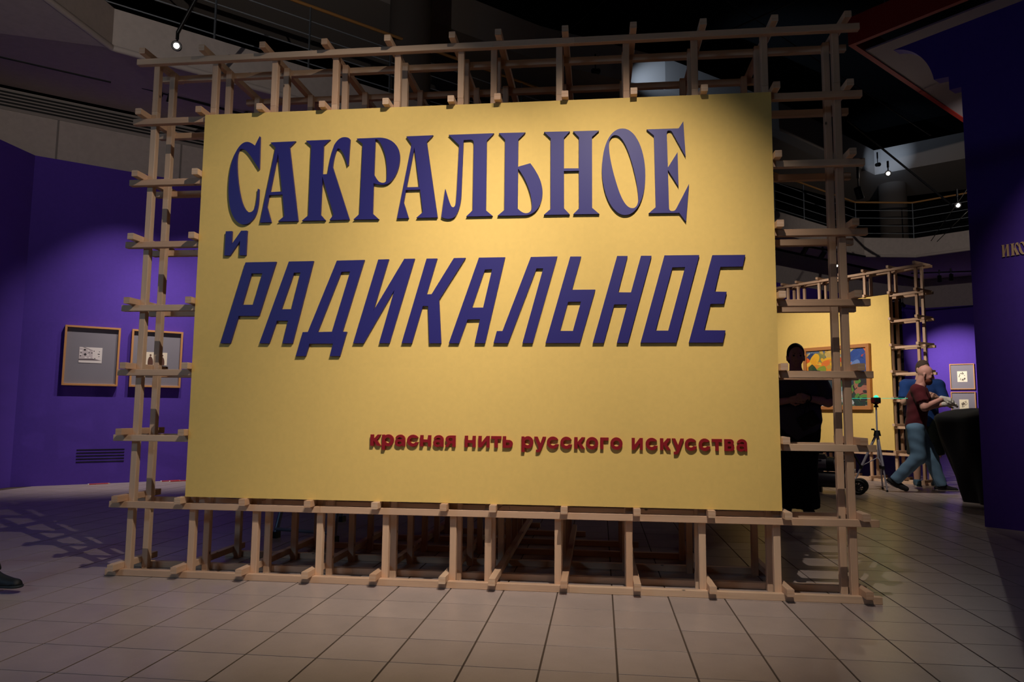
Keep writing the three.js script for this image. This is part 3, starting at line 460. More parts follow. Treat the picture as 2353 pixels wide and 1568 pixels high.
{
  const g = thing('red_canopy', 'hanging red box canopy with a pale inside above the purple partition', 'canopy', [5.9, 5.3, -4.07], 0);
  const red = std(0x9c1a08, 0.8), inner = std(0x9d949c, 0.9); const a = [0.7, 0.714], b = [0.7, -0.714], LA = 3.0, LB = 4.0, h = 0.33, t = 0.06;
  const pt = (u, v, y) => [a[0] * u + b[0] * v, y, a[1] * u + b[1] * v];
  const wall = (u0, u1, v0, v1) => quads([[pt(u0, v0, 0), pt(u1, v0, 0), pt(u1, v0, h), pt(u0, v0, h)], [pt(u0, v1, 0), pt(u1, v1, 0), pt(u1, v1, h), pt(u0, v1, h)], [pt(u0, v0, 0), pt(u0, v1, 0), pt(u0, v1, h), pt(u0, v0, h)], [pt(u1, v0, 0), pt(u1, v1, 0), pt(u1, v1, h), pt(u1, v0, h)], [pt(u0, v0, 0), pt(u1, v0, 0), pt(u1, v1, 0), pt(u0, v1, 0)], [pt(u0, v0, h), pt(u1, v0, h), pt(u1, v1, h), pt(u0, v1, h)]]);
  mesh('fascia', wall(0, LA, 0, t), red, g); mesh('fascia', wall(0, t, t, LB), red, g); mesh('fascia', wall(LA - t, LA, t, LB), red, g); mesh('fascia', wall(t, LA - t, LB - t, LB), red, g);
  const lid = (u0, u1, v0, v1, y) => quads([[pt(u0, v0, y), pt(u1, v0, y), pt(u1, v1, y), pt(u0, v1, y)], [pt(u0, v0, y + 0.02), pt(u1, v0, y + 0.02), pt(u1, v1, y + 0.02), pt(u0, v1, y + 0.02)], [pt(u0, v0, y), pt(u1, v0, y), pt(u1, v0, y + 0.02), pt(u0, v0, y + 0.02)]]);
  mesh('soffit_panel', lid(t, LA - t, t + 0.24, LB - t, 0.012), inner, g); mesh('recess_panel', lid(t, LA - t, t, t + 0.24, h - 0.06), inner, g);
  for (const [u, v] of [[0.3, 0.3], [LA - 0.3, 0.3], [0.3, LB - 0.3], [LA - 0.3, LB - 0.3]]) mesh('suspension_wire', tube(pt(u, v, h), pt(u, v, 4.1), 0.004, 0.004, 6), STEEL, g);
}
// ---------------------------------------------------------------- tracks, loose spot heads, cables
{
  const track = (label, a, b, wires = true) => { const g = thing('lighting_track', label, 'track'); mesh('rail', tube(a, b, 0.018, 0.018, 6), BLACKM, g); return g; };
  track('black lighting track under the soffit behind the top left of the lattice', [-2.75, 5.11, -3.92], [-0.6, 5.0, -5.75]);
  track('black lighting track under the gallery left of the second frame', [5.9, 3.98, -8.1], [7.75, 3.85, -8.95]);
  track('black lighting track against the plaster beyond the tower', [10.2, 4.3, -13.0], [12.2, 4.38, -13.2]);
  track('long black lighting track slanting down from the roof at right', [7.0, 5.75, -7.4], [8.95, 4.55, -8.3]);
  track('dark lighting arm slanting from the gallery to the bright lamp', [-1.07, 4.7, -2.0], [-0.72, 5.3, -1.95]);
  spotHead('glaring lit spotlight at the end of the slanting arm', [-1.03, 4.53, -1.93], [0.9, 3.0, 1.5], 28, NEUTRAL, undefined, 0.15); spotLight([-1.0, 4.51, -1.9], [0.9, 0, 1.6], 2.2, 0.6, 1, NEUTRAL);
  spotHead('unlit spotlight tilted to the wall at the left end of the soffit track', [-2.62, 4.96, -4.02], [-3.6, 4.0, -4.6], 0, NEUTRAL, undefined, 0.1);
  spotHead('unlit spotlight hanging from the middle of the soffit track', [-1.3, 4.86, -5.14], [-1.5, 4.0, -5.4], 0, NEUTRAL, undefined, 0.12);
  spotHead('unlit spotlight on the gallery track near the yellow sign edge', [6.62, 3.86, -8.75], [6.3, 3.2, -9.3], 0, NEUTRAL, undefined, 0.14);
  spotHead('unlit spotlight on the gallery track near the lattice post', [6.95, 3.8, -8.85], [6.6, 3.1, -9.4], 0, NEUTRAL, undefined, 0.14);
  spotHead('small lit spotlight over the second lattice frame', [7.05, 3.55, -8.3], [7.3, 2.2, -7.4], 8, NEUTRAL, undefined, 0.2);
  spotHead('unlit spotlight on the far track nearest the tower', [10.85, 4.12, -13.1], [11.2, 3.2, -13.9], 0, NEUTRAL, undefined, 0.2);
  spotHead('unlit spotlight on the far track next to the partition', [11.1, 4.15, -13.1], [11.4, 3.2, -13.9], 0, NEUTRAL, undefined, 0.2);
  spotHead('glaring lit spotlight on the slanting track below the pale beam', [7.43, 4.72, -7.0], [5.0, 3.0, -1.0], 30, NEUTRAL, undefined, 0.2); spotLight([7.38, 4.69, -6.9], [5.0, 2.0, -1.0], 2.5, 0.95, 1, NEUTRAL);
  spotHead('glaring lit spotlight before the far railing beside the partition', [8.48, 4.24, -7.15], [6.5, 2.6, -2.5], 30, NEUTRAL, undefined, 0.25); spotLight([8.45, 4.21, -7.08], [6.5, 1.4, -2.5], 2.5, 0.95, 1, NEUTRAL);
  spotHead('cool bluish spotlight grazing the upper floor edge over the sign', [3.05, 6.9, -7.7], [4.9, 7.55, -9.55], 5, COOL, undefined, 0.3); spotLight([3.09, 6.92, -7.74], [4.9, 7.55, -9.55], 26, 0.35, 0.8, COOL);
  spotHead('cool bluish spotlight grazing the upper floor edge at the far corner', [9.6, 6.9, -13.0], [10.9, 7.5, -14.4], 5, COOL, undefined, 0.3); spotLight([9.63, 6.92, -13.03], [10.4, 7.6, -14.6], 7, 0.4, 0.9, COOL);
  const cable = (a, b, r, label) => tag(mesh('steel_cable', tube(a, b, r, r, 6), std(0x24211f, 0.8)), label, 'cable');
  cable([2.42, 6.0, -5.0], [3.3, 6.9, -5.3], 0.006, 'thin steel cable rising over the middle of the sign');
  cable([4.55, 6.9, -5.4], [7.6, 4.9, -5.95], 0.008, 'long thin pipe slanting down to the right over the lattice');
  cable([4.4, 6.1, -5.4], [5.95, 6.85, -5.6], 0.012, 'thin pipe slanting up to the right behind the lattice top');
  cable([8.3, 4.45, -6.1], [7.6, 3.45, -6.1], 0.005, 'thin steel wire rising beside the partition edge');
  cable([8.3, 4.05, -6.15], [7.7, 3.45, -6.15], 0.005, 'thin steel wire below another beside the partition edge');
}
// ---------------------------------------------------------------- step ladder behind the sign
{
  const g = thing('step_ladder', 'grey aluminium step ladder standing behind the sign, only its feet in view', 'ladder', [0.66, 0, -1.38], -0.24);
  const al = std(0x7f8a9a, 0.4, { metalness: 0.6 }), w = 0.28, top = 1.75;
  for (const s of [-1, 1]) { mesh('leg', tube([s * w, 0.03, 0], [s * w * 0.62, top, -0.45], 0.02, 0.02, 8), al, g); mesh('leg', tube([s * w, 0.03, -0.95], [s * w * 0.62, top, -0.5], 0.02, 0.02, 8), al, g); mesh('foot', box(s * w - 0.03, s * w + 0.03, 0, 0.05, -0.03, 0.03), BLACK, g); mesh('foot', box(s * w - 0.03, s * w + 0.03, 0, 0.05, -0.98, -0.92), BLACK, g); }
  mesh('cross_bar', tube([-w, 0.07, 0], [w, 0.07, 0], 0.014, 0.014, 8), al, g);
  for (let k = 1; k < 6; k++) { const t = k / 6.2, ww = w * (1 - 0.38 * t); mesh('step', box(-ww, ww, top * t - 0.012, top * t + 0.012, -0.45 * t - 0.05, -0.45 * t + 0.05), al, g); }
  mesh('top_step', box(-w * 0.66, w * 0.66, top - 0.02, top + 0.02, -0.6, -0.35), BLACK, g);
}
// ---------------------------------------------------------------- tripod with laser level
const TP = [6.87, -6.32];
{
  const g = thing('tripod', 'grey metal tripod with black joints standing before the second frame', 'tripod', [TP[0], 0, TP[1]], 0.42);
  const al = std(0xb4b2c0, 0.45, { metalness: 0.2 });
  const hub = 0.80, R = 0.36;
  for (const a of [0.1, 2.25, 4.05]) {
    const at = (t) => [Math.sin(a) * R * (a === 0.1 ? 0.35 : 1) * (1 - t) , hub * t, Math.cos(a) * R * (a === 0.1 ? 0.35 : 1) * (1 - t)];
    const L = mesh('leg', merge([tube(at(0.02), at(0.42), 0.011, 0.011, 8), tube(at(0.38), at(0.97), 0.017, 0.017, 8)]), al, g); mesh('clamp', tube(at(0.37), at(0.43), 0.02, 0.02, 8), BLACK, L); mesh('rubber_foot', tube(at(0), at(0.03), 0.014, 0.012, 8), BLACK, L); mesh('brace', tube(at(0.42), [0, 0.46, 0], 0.006, 0.006, 6), al, L);
  }
  mesh('hub', merge([tube([0, 0.755, 0], [0, 0.83, 0], 0.05, 0.035, 12)]), BLACK, g); mesh('centre_column', tube([0, 0.44, 0], [0, 1.16, 0], 0.011, 0.011, 10), al, g); mesh('column_crank', merge([tube([0, 0.8, 0], [-0.09, 0.845, 0.02], 0.006), tube([-0.11, 0.845, 0.02], [-0.07, 0.845, 0.02], 0.012)]), BLACK, g); mesh('head_plate', merge([tube([0, 1.15, 0], [0, 1.175, 0], 0.03), tube([0, 1.175, 0], [0, 1.195, 0], 0.02), tube([0, 1.195, 0], [0, 1.205, 0], 0.036)]), BLACK, g);
}
{
  const g = thing('laser_level', 'black laser level with red trim and glowing green dome on the tripod', 'laser level', [TP[0], 1.205, TP[1]], 0.42);
  mesh('body', (() => { const b = new RoundedBoxGeometry(0.1, 0.075, 0.09, 3, 0.012); b.translate(0, 0.045, 0); return b; })(), std(0x101014, 0.5), g);
  mesh('red_trim', merge([box(-0.054, -0.05, 0.012, 0.075, -0.03, 0.03), box(-0.04, 0.04, 0, 0.009, -0.046, 0.046)]), std(0x5a0c10, 0.5), g);
  mesh('dome', (() => { const s = new THREE.SphereGeometry(0.032, 16, 10, 0, Math.PI * 2, 0, Math.PI / 2); s.translate(0.008, 0.082, 0); return s; })(), new THREE.MeshStandardMaterial({ color: 0x0b3a2a, emissive: new THREE.Color(0.05, 1, 0.55), emissiveIntensity: 1.2 }), g);
  const p = new THREE.PointLight(new THREE.Color(0.1, 1, 0.6), 0.05, 0, 2); p.position.set(TP[0], 1.36, TP[1]); p.castShadow = true; scene.add(p);
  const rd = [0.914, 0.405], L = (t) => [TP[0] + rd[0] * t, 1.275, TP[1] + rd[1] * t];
  tag(mesh('laser_glow_tube', merge([tube(L(-0.75), L(-0.06), 0.0032, 0.0032, 6), tube(L(0.07), L(0.62), 0.0032, 0.0032, 6)]), glow(new THREE.Color(0.05, 1, 0.6), 0.55)), 'thin horizontal green glowing tube standing in for the projected laser line', 'laser line');  // emissive tube in mid-air replaces laser light falling on surfaces
}
// ---------------------------------------------------------------- air compressor
{
  const g = thing('air_compressor', 'black and grey air compressor with a tank and spoked wheels on the tiles', 'compressor', [6.12, 0, -6.0], -0.42);
  const dk = std(0x4a4850, 0.4), gr = std(0x8c8a92, 0.45);
  const cyl = (x0, x1, y, z, r, s = 24) => tube([x0, y, z], [x1, y, z], r, r, s);
  const tk = mesh('tank', merge([cyl(-0.2, 0.26, 0.17, 0, 0.105, 28), (() => { const s = new THREE.SphereGeometry(0.105, 20, 14); s.scale(0.45, 1, 1); s.translate(-0.2, 0.17, 0); return s; })(), (() => { const s = new THREE.SphereGeometry(0.105, 20, 14); s.scale(0.45, 1, 1); s.translate(0.26, 0.17, 0); return s; })()]), dk, g);
  mesh('tank_foot', merge([box(-0.17, -0.1, 0, 0.07, -0.06, 0.06)]), BLACK, tk); mesh('weld_seam', cyl(-0.21, -0.203, 0.17, 0, 0.107, 28), std(0x3a3842, 0.5), tk);
  for (const x of [-0.13, 0.17]) { const m = mesh('motor', merge([cyl(x - 0.1, x + 0.1, 0.39, 0, 0.085, 20), cyl(x - 0.11, x - 0.09, 0.39, 0, 0.075, 20)]), gr, g); mesh('cylinder_head', merge([box(x - 0.1, x + 0.1, 0.455, 0.495, -0.07, 0.07), box(x - 0.085, x + 0.085, 0.495, 0.51, -0.05, 0.05)]), dk, m); mesh('label_plate', box(x - 0.045, x + 0.045, 0.42, 0.435, 0.076, 0.086), BLACK, m); }
  mesh('fan_cover', cyl(-0.025, 0.065, 0.385, 0, 0.088, 20), BLACK, g); mesh('mounting_rail', merge([box(-0.22, 0.27, 0.285, 0.305, -0.05, 0.05), box(-0.16, -0.13, 0.26, 0.29, -0.04, 0.04), box(0.18, 0.21, 0.26, 0.29, -0.04, 0.04)]), BLACK, g);
  mesh('handle', merge([tube([-0.26, 0.545, 0.04], [0.3, 0.545, 0.04], 0.012), tube([-0.2, 0.49, 0.04], [-0.2, 0.545, 0.04], 0.01), tube([0.24, 0.49, 0.04], [0.24, 0.545, 0.04], 0.01), tube([0.3, 0.545, 0.04], [0.4, 0.35, 0.04], 0.012)]), BLACK, g);
  mesh('air_filter', merge([cyl(-0.3, -0.235, 0.475, 0.02, 0.032, 14), cyl(-0.225, -0.19, 0.555, 0.0, 0.03, 14)]), BLACK, g); mesh('gauge', cyl(0.3, 0.325, 0.3, 0.05, 0.028, 16), std(0xd8d8d8, 0.4), g);
  for (const z of [-0.15, 0.15]) { const w = mesh('wheel', (() => { const t = new THREE.TorusGeometry(0.078, 0.022, 10, 28); t.translate(0.36, 0.1, z); return t; })(), BLACK, g); const sp = []; for (let k = 0; k < 9; k++) { const a = k / 9 * 6.283, b = a + 0.5; sp.push(tube([0.36 + Math.cos(a) * 0.02, 0.1 + Math.sin(a) * 0.02, z], [0.36 + Math.cos(b) * 0.07, 0.1 + Math.sin(b) * 0.07, z], 0.006, 0.006, 6)); } mesh('spokes', merge([...sp, tube([0.36, 0.1, z - 0.02], [0.36, 0.1, z + 0.02], 0.022)]), std(0x3c3b44, 0.5), w); }
  mesh('axle', tube([0.36, 0.1, -0.15], [0.36, 0.1, 0.15], 0.008), STEEL, g); mesh('axle_bracket', merge([tube([0.36, 0.1, -0.1], [0.26, 0.13, -0.06], 0.012), tube([0.36, 0.1, 0.1], [0.26, 0.13, 0.06], 0.012)]), BLACK, g);
}
// ---------------------------------------------------------------- black draped stand
{
  const pos = [], idx = [], N = 96, Mr = 26;
  for (let i = 0; i <= Mr; i++) for (let j = 0; j < N; j++) {
    const t = i / Mr, a = j / N * Math.PI * 2, y = t < 0.8 ? 0.003 + 1.0 * (t / 0.8) : 1.003 + 0.13 * Math.sin((t - 0.8) / 0.2 * Math.PI / 2);
    const shrink = t < 0.8 ? 1 : Math.cos((t - 0.8) / 0.2 * Math.PI / 2) ** 0.7 + 1e-4;
    const sq = 1 / Math.pow(Math.pow(Math.abs(Math.cos(a)), 4) + Math.pow(Math.abs(Math.sin(a)), 4), 0.25);
    const rad = (0.36 + 0.24 * Math.min(1, t / 0.8)) * sq, fold = (1 - Math.min(1, t / 0.8) * 0.75) * 0.028 * Math.sin(a * 13 + Math.sin(a * 3) * 2) + 0.012 * Math.sin(a * 7 + t * 9) * (t < 0.8 ? 1 : 0.6);
    const r = (rad + fold) * shrink;
    pos.push(Math.cos(a) * r + 0.0, y + (t > 0.7 && t < 0.98 ? 0.012 * Math.sin(a * 5 + 1) : 0), Math.sin(a) * r);
  }
  for (let i = 0; i < Mr; i++) for (let j = 0; j < N; j++) { const a = i * N + j, b = i * N + (j + 1) % N, c = a + N, d = b + N; idx.push(a, c, b, b, c, d); }
  const g = new THREE.BufferGeometry(); g.setAttribute('position', new THREE.Float32BufferAttribute(pos, 3)); g.setIndex(idx); g.computeVertexNormals();
  const m = mesh('draped_stand', g, std(0x0d0d10, 0.85)); m.position.set(7.86, 0, -5.1); m.rotation.y = 0.3; tag(m, 'waist-high stand covered with a black cloth, beside the purple partition', 'draped stand');
}
// ---------------------------------------------------------------- people
function nets(f, lo, hi, h) {                          // naive surface nets of f < 0
  const n = [0, 1, 2].map(k => Math.ceil((hi[k] - lo[k]) / h) + 1), [nx, ny, nz] = n, F = new Float32Array(nx * ny * nz);
  for (let k = 0, i = 0; k < nz; k++) for (let j = 0; j < ny; j++) for (let a = 0; a < nx; a++, i++) F[i] = f(lo[0] + a * h, lo[1] + j * h, lo[2] + k * h);
  const id = new Int32Array(nx * ny * nz).fill(-1), pos = [], idx = [], I = (a, b, c) => a + nx * (b + ny * c);
  for (let c = 0; c < nz - 1; c++) for (let b = 0; b < ny - 1; b++) for (let a = 0; a < nx - 1; a++) {
    let m = 0; const v = []; for (let q = 0; q < 8; q++) { const w = F[I(a + (q & 1), b + (q >> 1 & 1), c + (q >> 2))]; v.push(w); if (w < 0) m++; }
    if (m === 0 || m === 8) continue;
    let s = [0, 0, 0], cnt = 0;
    for (let q = 0; q < 8; q++) for (const e of [1, 2, 4]) if (!(q & e)) { const r = q | e; if ((v[q] < 0) !== (v[r] < 0)) { const t = v[q] / (v[q] - v[r]); s[0] += (q & 1) + (e === 1 ? t : 0); s[1] += (q >> 1 & 1) + (e === 2 ? t : 0); s[2] += (q >> 2) + (e === 4 ? t : 0); cnt++; } }
    id[I(a, b, c)] = pos.length / 3; pos.push(lo[0] + (a + s[0] / cnt) * h, lo[1] + (b + s[1] / cnt) * h, lo[2] + (c + s[2] / cnt) * h);
  }
  const quad = (p, q, r, s, flip) => { if (p < 0 || q < 0 || r < 0 || s < 0) return; flip ? idx.push(p, r, q, p, s, r) : idx.push(p, q, r, p, r, s); };
  for (let c = 1; c < nz - 1; c++) for (let b = 1; b < ny - 1; b++) for (let a = 1; a < nx - 1; a++) {
    const o = F[I(a, b, c)] < 0;
    if (o !== F[I(a + 1, b, c)] < 0) quad(id[I(a, b - 1, c - 1)], id[I(a, b, c - 1)], id[I(a, b, c)], id[I(a, b - 1, c)], !o);
    if (o !== F[I(a, b + 1, c)] < 0) quad(id[I(a - 1, b, c - 1)], id[I(a - 1, b, c)], id[I(a, b, c)], id[I(a, b, c - 1)], !o);
    if (o !== F[I(a, b, c + 1)] < 0) quad(id[I(a - 1, b - 1, c)], id[I(a, b - 1, c)], id[I(a, b, c)], id[I(a - 1, b, c)], !o);
  }
  const g = new THREE.BufferGeometry(); g.setAttribute('position', new THREE.Float32BufferAttribute(pos, 3)); g.setIndex(idx); g.computeVertexNormals(); return g;
}
const cap = (a, b, ra, rb, sx = 1, sz = 1) => (x, y, z) => { // tapered capsule, optionally flattened
  const dx = b[0] - a[0], dy = b[1] - a[1], dz = b[2] - a[2], L = dx * dx + dy * dy + dz * dz || 1e-9;
  let t = ((x - a[0]) * dx + (y - a[1]) * dy + (z - a[2]) * dz) / L; t = t < 0 ? 0 : t > 1 ? 1 : t;
  return Math.hypot((x - a[0] - dx * t) / sx, y - a[1] - dy * t, (z - a[2] - dz * t) / sz) - (ra + (rb - ra) * t);
};
const ball = (c, rx, ry, rz) => (x, y, z) => { const p = Math.hypot((x - c[0]) / rx, (y - c[1]) / ry, (z - c[2]) / rz); return (p - 1) * Math.min(rx, ry, rz); };
const blend = (fs, k) => (x, y, z) => { let d = 1e9; for (const f of fs) { const e = f(x, y, z), h = Math.max(k - Math.abs(d - e), 0) / k; d = Math.min(d, e) - h * h * k * 0.25; } return d; };
const lerp3 = (a, b, t) => a.map((v, i) => v + (b[i] - v) * t);
const sub3 = (a, b) => a.map((v, i) => v - b[i]), nrm = a => { const l = Math.hypot(...a) || 1; return a.map(v => v / l); }, cross3 = (a, b) => [a[1] * b[2] - a[2] * b[1], a[2] * b[0] - a[0] * b[2], a[0] * b[1] - a[1] * b[0]];
const bounds = (pts, m) => [[0, 1, 2].map(k => Math.min(...pts.map(p => p[k])) - m), [0, 1, 2].map(k => Math.max(...pts.map(p => p[k])) + m)];
function handGeo(w, dir, palmN, curl, side, fat = 1) {     // hand from the wrist along dir, palm facing palmN
  const d = nrm(dir), n = nrm(palmN), u = nrm(cross3(d, n)).map(v => v * side), P = (a, b, c) => [0, 1, 2].map(k => w[k] + d[k] * a + u[k] * b + n[k] * c);
  const fs = [cap(P(-0.02, 0, 0), P(0.02, 0, 0), 0.027 * fat, 0.026 * fat), cap(P(0.02, -0.018, 0), P(0.075, -0.026, 0), 0.018 * fat, 0.016 * fat), cap(P(0.02, 0.012, 0), P(0.08, 0.02, 0), 0.02 * fat, 0.016 * fat), cap(P(0.03, 0, 0), P(0.082, 0, 0), 0.019 * fat, 0.016 * fat)];
  const pts = [P(-0.03, 0, 0), P(0.16, 0.06, 0.05), P(0.16, -0.06, -0.02), P(0.1, 0, 0.09)];
  [[-0.030, 0.062, 0.0078], [-0.010, 0.074, 0.0088], [0.011, 0.078, 0.009], [0.031, 0.070, 0.0088]].forEach(([o, l, r]) => {
    let p = P(0.082, o, 0), ang = 0; const segs = [0.42, 0.32, 0.26]; segs.forEach((s, i) => { ang += curl * (i ? 0.9 : 0.6); const q = [0, 1, 2].map(k => p[k] + (d[k] * Math.cos(ang) + n[k] * Math.sin(ang)) * l * s); fs.push(cap(p, q, r * fat, r * fat * 0.9)); p = q; pts.push(q); });
  });
  const t0 = P(0.02, 0.028, 0.004), t1 = P(0.055, 0.05, 0.018), t2 = P(0.085, 0.05 - 0.012 * curl, 0.03 + 0.01 * curl); fs.push(cap(t0, t1, 0.013 * fat, 0.0105 * fat), cap(t1, t2, 0.0105 * fat, 0.0085 * fat)); pts.push(t1, t2);
  const [lo, hi] = bounds(pts, 0.04); return nets(blend(fs, 0.007), lo, hi, 0.0045);
}
function person(o) {
  const j = o.j, g = thing('person', o.label, 'person', o.pos, o.turn), f = o.fat || 1, b = o.build || 1;
  const sides = ['L', 'R'];
  const torso = (e) => [cap(j.pelvis, j.waist, 0.125 * f + e, 0.118 * f + e, 1.22, 0.9), cap(j.waist, j.chest, 0.118 * f + e, 0.135 * b + e, 1.18, 0.88), cap(j.shL, j.shR, 0.062 * b + e, 0.062 * b + e), cap(j.chest, j.neck, 0.11 * b + e, 0.058 + e), ...(o.belly ? [ball(o.belly, 0.17 * f + e, 0.17 + e, 0.13 * f + e)] : []), ...(o.bust ? [ball([j.chest[0] + 0.075, j.chest[1] - 0.02, j.chest[2] + 0.085], 0.085 + e, 0.085 + e, 0.075 + e), ball([j.chest[0] - 0.075, j.chest[1] - 0.02, j.chest[2] + 0.085], 0.085 + e, 0.085 + e, 0.075 + e)] : [])];
  const arm = (s, e) => [cap(j['sh' + s], j['el' + s], 0.052 * b + e, 0.042 * b + e), cap(j['el' + s], j['wr' + s], 0.042 * b + e, 0.028 * b + e)];
  const leg = (s, e) => [cap(j['hip' + s], j['kn' + s], 0.088 * f + e, 0.058 * b + e), cap(j['kn' + s], j['an' + s], 0.058 * b + e, 0.04 + e)];
  const pts = Object.values(j).filter(Array.isArray), [lo, hi] = bounds(pts, 0.2);
  // body: one surface, with finer hands and head merged into it
  const bodyF = blend([...torso(0), cap(j.neck, j.head, 0.056, 0.052), ...arm('L', 0), ...arm('R', 0), ...leg('L', 0), ...leg('R', 0)], 0.035);
  const body = nets(bodyF, lo, hi, 0.0165);
  const H = j.head, yaw = o.headYaw || 0, pit = o.headPitch || 0, hs = o.headScale || 1;
  const toHead = (x, y, z) => { let X = x - H[0], Y = y - H[1], Z = z - H[2]; const c = Math.cos(-yaw), s = Math.sin(-yaw); let X2 = X * c + Z * s, Z2 = -X * s + Z * c; const cp = Math.cos(-pit), sp = Math.sin(-pit); let Y3 = Y * cp - Z2 * sp, Z3 = Y * sp + Z2 * cp; return [X2 / hs, Y3 / hs, Z3 / hs]; };
  const hf = blend([ball([0, 0.06, -0.012], 0.074, 0.092, 0.094), ball([0, 0.0, 0.022], 0.062, 0.085, 0.068), ball([0, -0.065, 0.05], 0.034, 0.03, 0.03), cap([0, 0.035, 0.082], [0, 0.0, 0.104], 0.009, 0.0135), ball([0.036, 0.0, 0.062], 0.024, 0.022, 0.02), ball([-0.036, 0.0, 0.062], 0.024, 0.022, 0.02), cap([-0.04, 0.045, 0.077], [0.04, 0.045, 0.077], 0.009, 0.009), cap([-0.018, -0.036, 0.083], [0.018, -0.036, 0.083], 0.0075, 0.0075), cap([-0.014, -0.048, 0.081], [0.014, -0.048, 0.081], 0.0075, 0.0075), cap([0.076, 0.025, -0.012], [0.079, -0.012, -0.008], 0.015, 0.01), cap([-0.076, 0.025, -0.012], [-0.079, -0.012, -0.008], 0.015, 0.01), cap([0, -0.03, -0.03], [0, -0.14, -0.045], 0.056, 0.06)], 0.016);
  const headMesh = (fn, h) => { const r = 0.2 * hs; const q = nets((x, y, z) => { const p = toHead(x, y, z); return fn(p[0], p[1], p[2]) * hs; }, [H[0] - r, H[1] - r, H[2] - r], [H[0] + r, H[1] + r, H[2] + r], h); return q; };
  const parts = [body, headMesh(hf, 0.0062)];
  for (const s of sides) { const h = o['hand' + s] || {}; if (!o.gloves) parts.push(handGeo(j['wr' + s], h.dir || sub3(j['wr' + s], j['el' + s]), h.palm || [0, 0, -1], h.curl ?? 0.5, s === 'L' ? 1 : -1)); }
  mesh('body', merge(parts), o.skin, g);
  if (o.gloves) for (const s of sides) { const h = o['hand' + s] || {}; mesh('glove', handGeo(j['wr' + s], h.dir || sub3(j['wr' + s], j['el' + s]), h.palm || [0, 0, -1], h.curl ?? 0.5, s === 'L' ? 1 : -1, 1.2), o.gloves, g).userData.label = 'white work glove'; }
  // shirt
  const sl = o.sleeve ?? 0.75, es = o.shirtLoose ?? 0.016;
  const sleeves = sides.map(s => { const a = j['sh' + s], e = j['el' + s], d = nrm(sub3(e, a)), q = lerp3(a, e, sl), c = cap(a, e, 0.058 * b + es, 0.056 * b + es); return (x, y, z) => Math.max(c(x, y, z), (x - q[0]) * d[0] + (y - q[1]) * d[1] + (z - q[2]) * d[2]); });
  const ts = blend([...torso(es), ...sleeves], 0.03), hem = o.hem ?? j.pelvis[1] - 0.06, nk = j.neck;
  mesh('shirt', nets((x, y, z) => Math.max(ts(x, y, z) + 0.0035 * Math.sin(y * 46 + x * 18) * Math.sin(x * 25 + z * 31), hem - y + 0.01 * Math.sin(x * 14), y - nk[1] - 0.012 - (z - nk[2]) * -0.35, Math.hypot(x - nk[0], (y - nk[1] - 0.03), z - nk[2] - 0.03) < 0.062 ? 0.01 : -1), lo, hi, 0.0145), o.shirt, g);
  // trousers
  const ep = o.legLoose ?? 0.02, cut = o.legEnd ?? 1;
  const legs = sides.map(s => { const k = j['kn' + s], a = j['an' + s], hp = j['hip' + s], d = nrm(sub3(a, k)), q = lerp3(k, a, cut); const c1 = cap(hp, k, 0.09 * f + ep, 0.062 * b + ep), c2 = cap(k, a, 0.062 * b + ep, 0.05 + ep + (o.flare || 0)); const bl = blend([c1, c2], 0.03); return (x, y, z) => Math.max(bl(x, y, z), (x - q[0]) * d[0] + (y - q[1]) * d[1] + (z - q[2]) * d[2] - 0.0); });
  const tr = blend([...legs, cap(j.pelvis, lerp3(j.pelvis, j.waist, 0.3), 0.128 * f + 0.008, 0.12 * f + 0.006, 1.2, 0.92)], 0.025);
  mesh('trousers', nets((x, y, z) => Math.max(tr(x, y, z) + 0.004 * Math.sin(y * 40 + z * 20) * Math.sin(x * 22 + y * 9), y - lerp3(j.pelvis, j.waist, 0.5)[1]), lo, hi, 0.0145), o.trousers, g);
  // shoes
  for (const s of sides) {
    const a = j['an' + s], t = j['toe' + s], d = nrm(sub3(t, a)), heel = [0, 1, 2].map(k => a[k] - d[k] * 0.05), dn = o['sole' + s] || [0, -1, 0];
    const A = [0, 1, 2].map(k => heel[k] + dn[k] * 0.045), B = [0, 1, 2].map(k => t[k]);
    const up = blend([cap(a, [0, 1, 2].map(k => a[k] + dn[k] * 0.02), 0.05, 0.05), cap(A, B, 0.042, 0.036), cap(a, lerp3(A, B, 0.75), 0.045, 0.034)], 0.02);
    const sole0 = (x, y, z) => (x - A[0]) * dn[0] + (y - A[1]) * dn[1] + (z - A[2]) * dn[2];
    const [l2, h2] = bounds([a, A, B], 0.1);
    const sh = mesh('shoe', nets((x, y, z) => Math.max(up(x, y, z), sole0(x, y, z) - 0.02), l2, h2, 0.008), o.shoes, g);
    mesh('sole', nets((x, y, z) => Math.max(cap(A, B, 0.047, 0.042)(x, y, z), 0.017 - sole0(x, y, z), sole0(x, y, z) - 0.033), l2, h2, 0.006), o.sole || std(0x6e6a72, 0.7), sh);
  }
  // hair, beard, eyes, mouth
  if (o.hair) mesh('hair', headMesh((x, y, z) => { const sh = o.hairThick ?? 0.012, bd = blend([ball([0, 0.06, -0.012], 0.074 + sh, 0.092 + sh, 0.094 + sh), ball([0, 0.01, -0.04], 0.07 + sh, 0.08, 0.06 + sh)], 0.02)(x, y, z); const line = z * 0.95 - y * 0.55 - (o.hairLine ?? 0.012); return Math.max(bd, line, -0.05 - y + (o.hairLow ?? 0)); }, 0.007), o.hair, g);
  if (o.bun) mesh('hair_bun', headMesh(ball([0, 0.05, -0.115], 0.035, 0.035, 0.03), 0.007), o.hair, g);
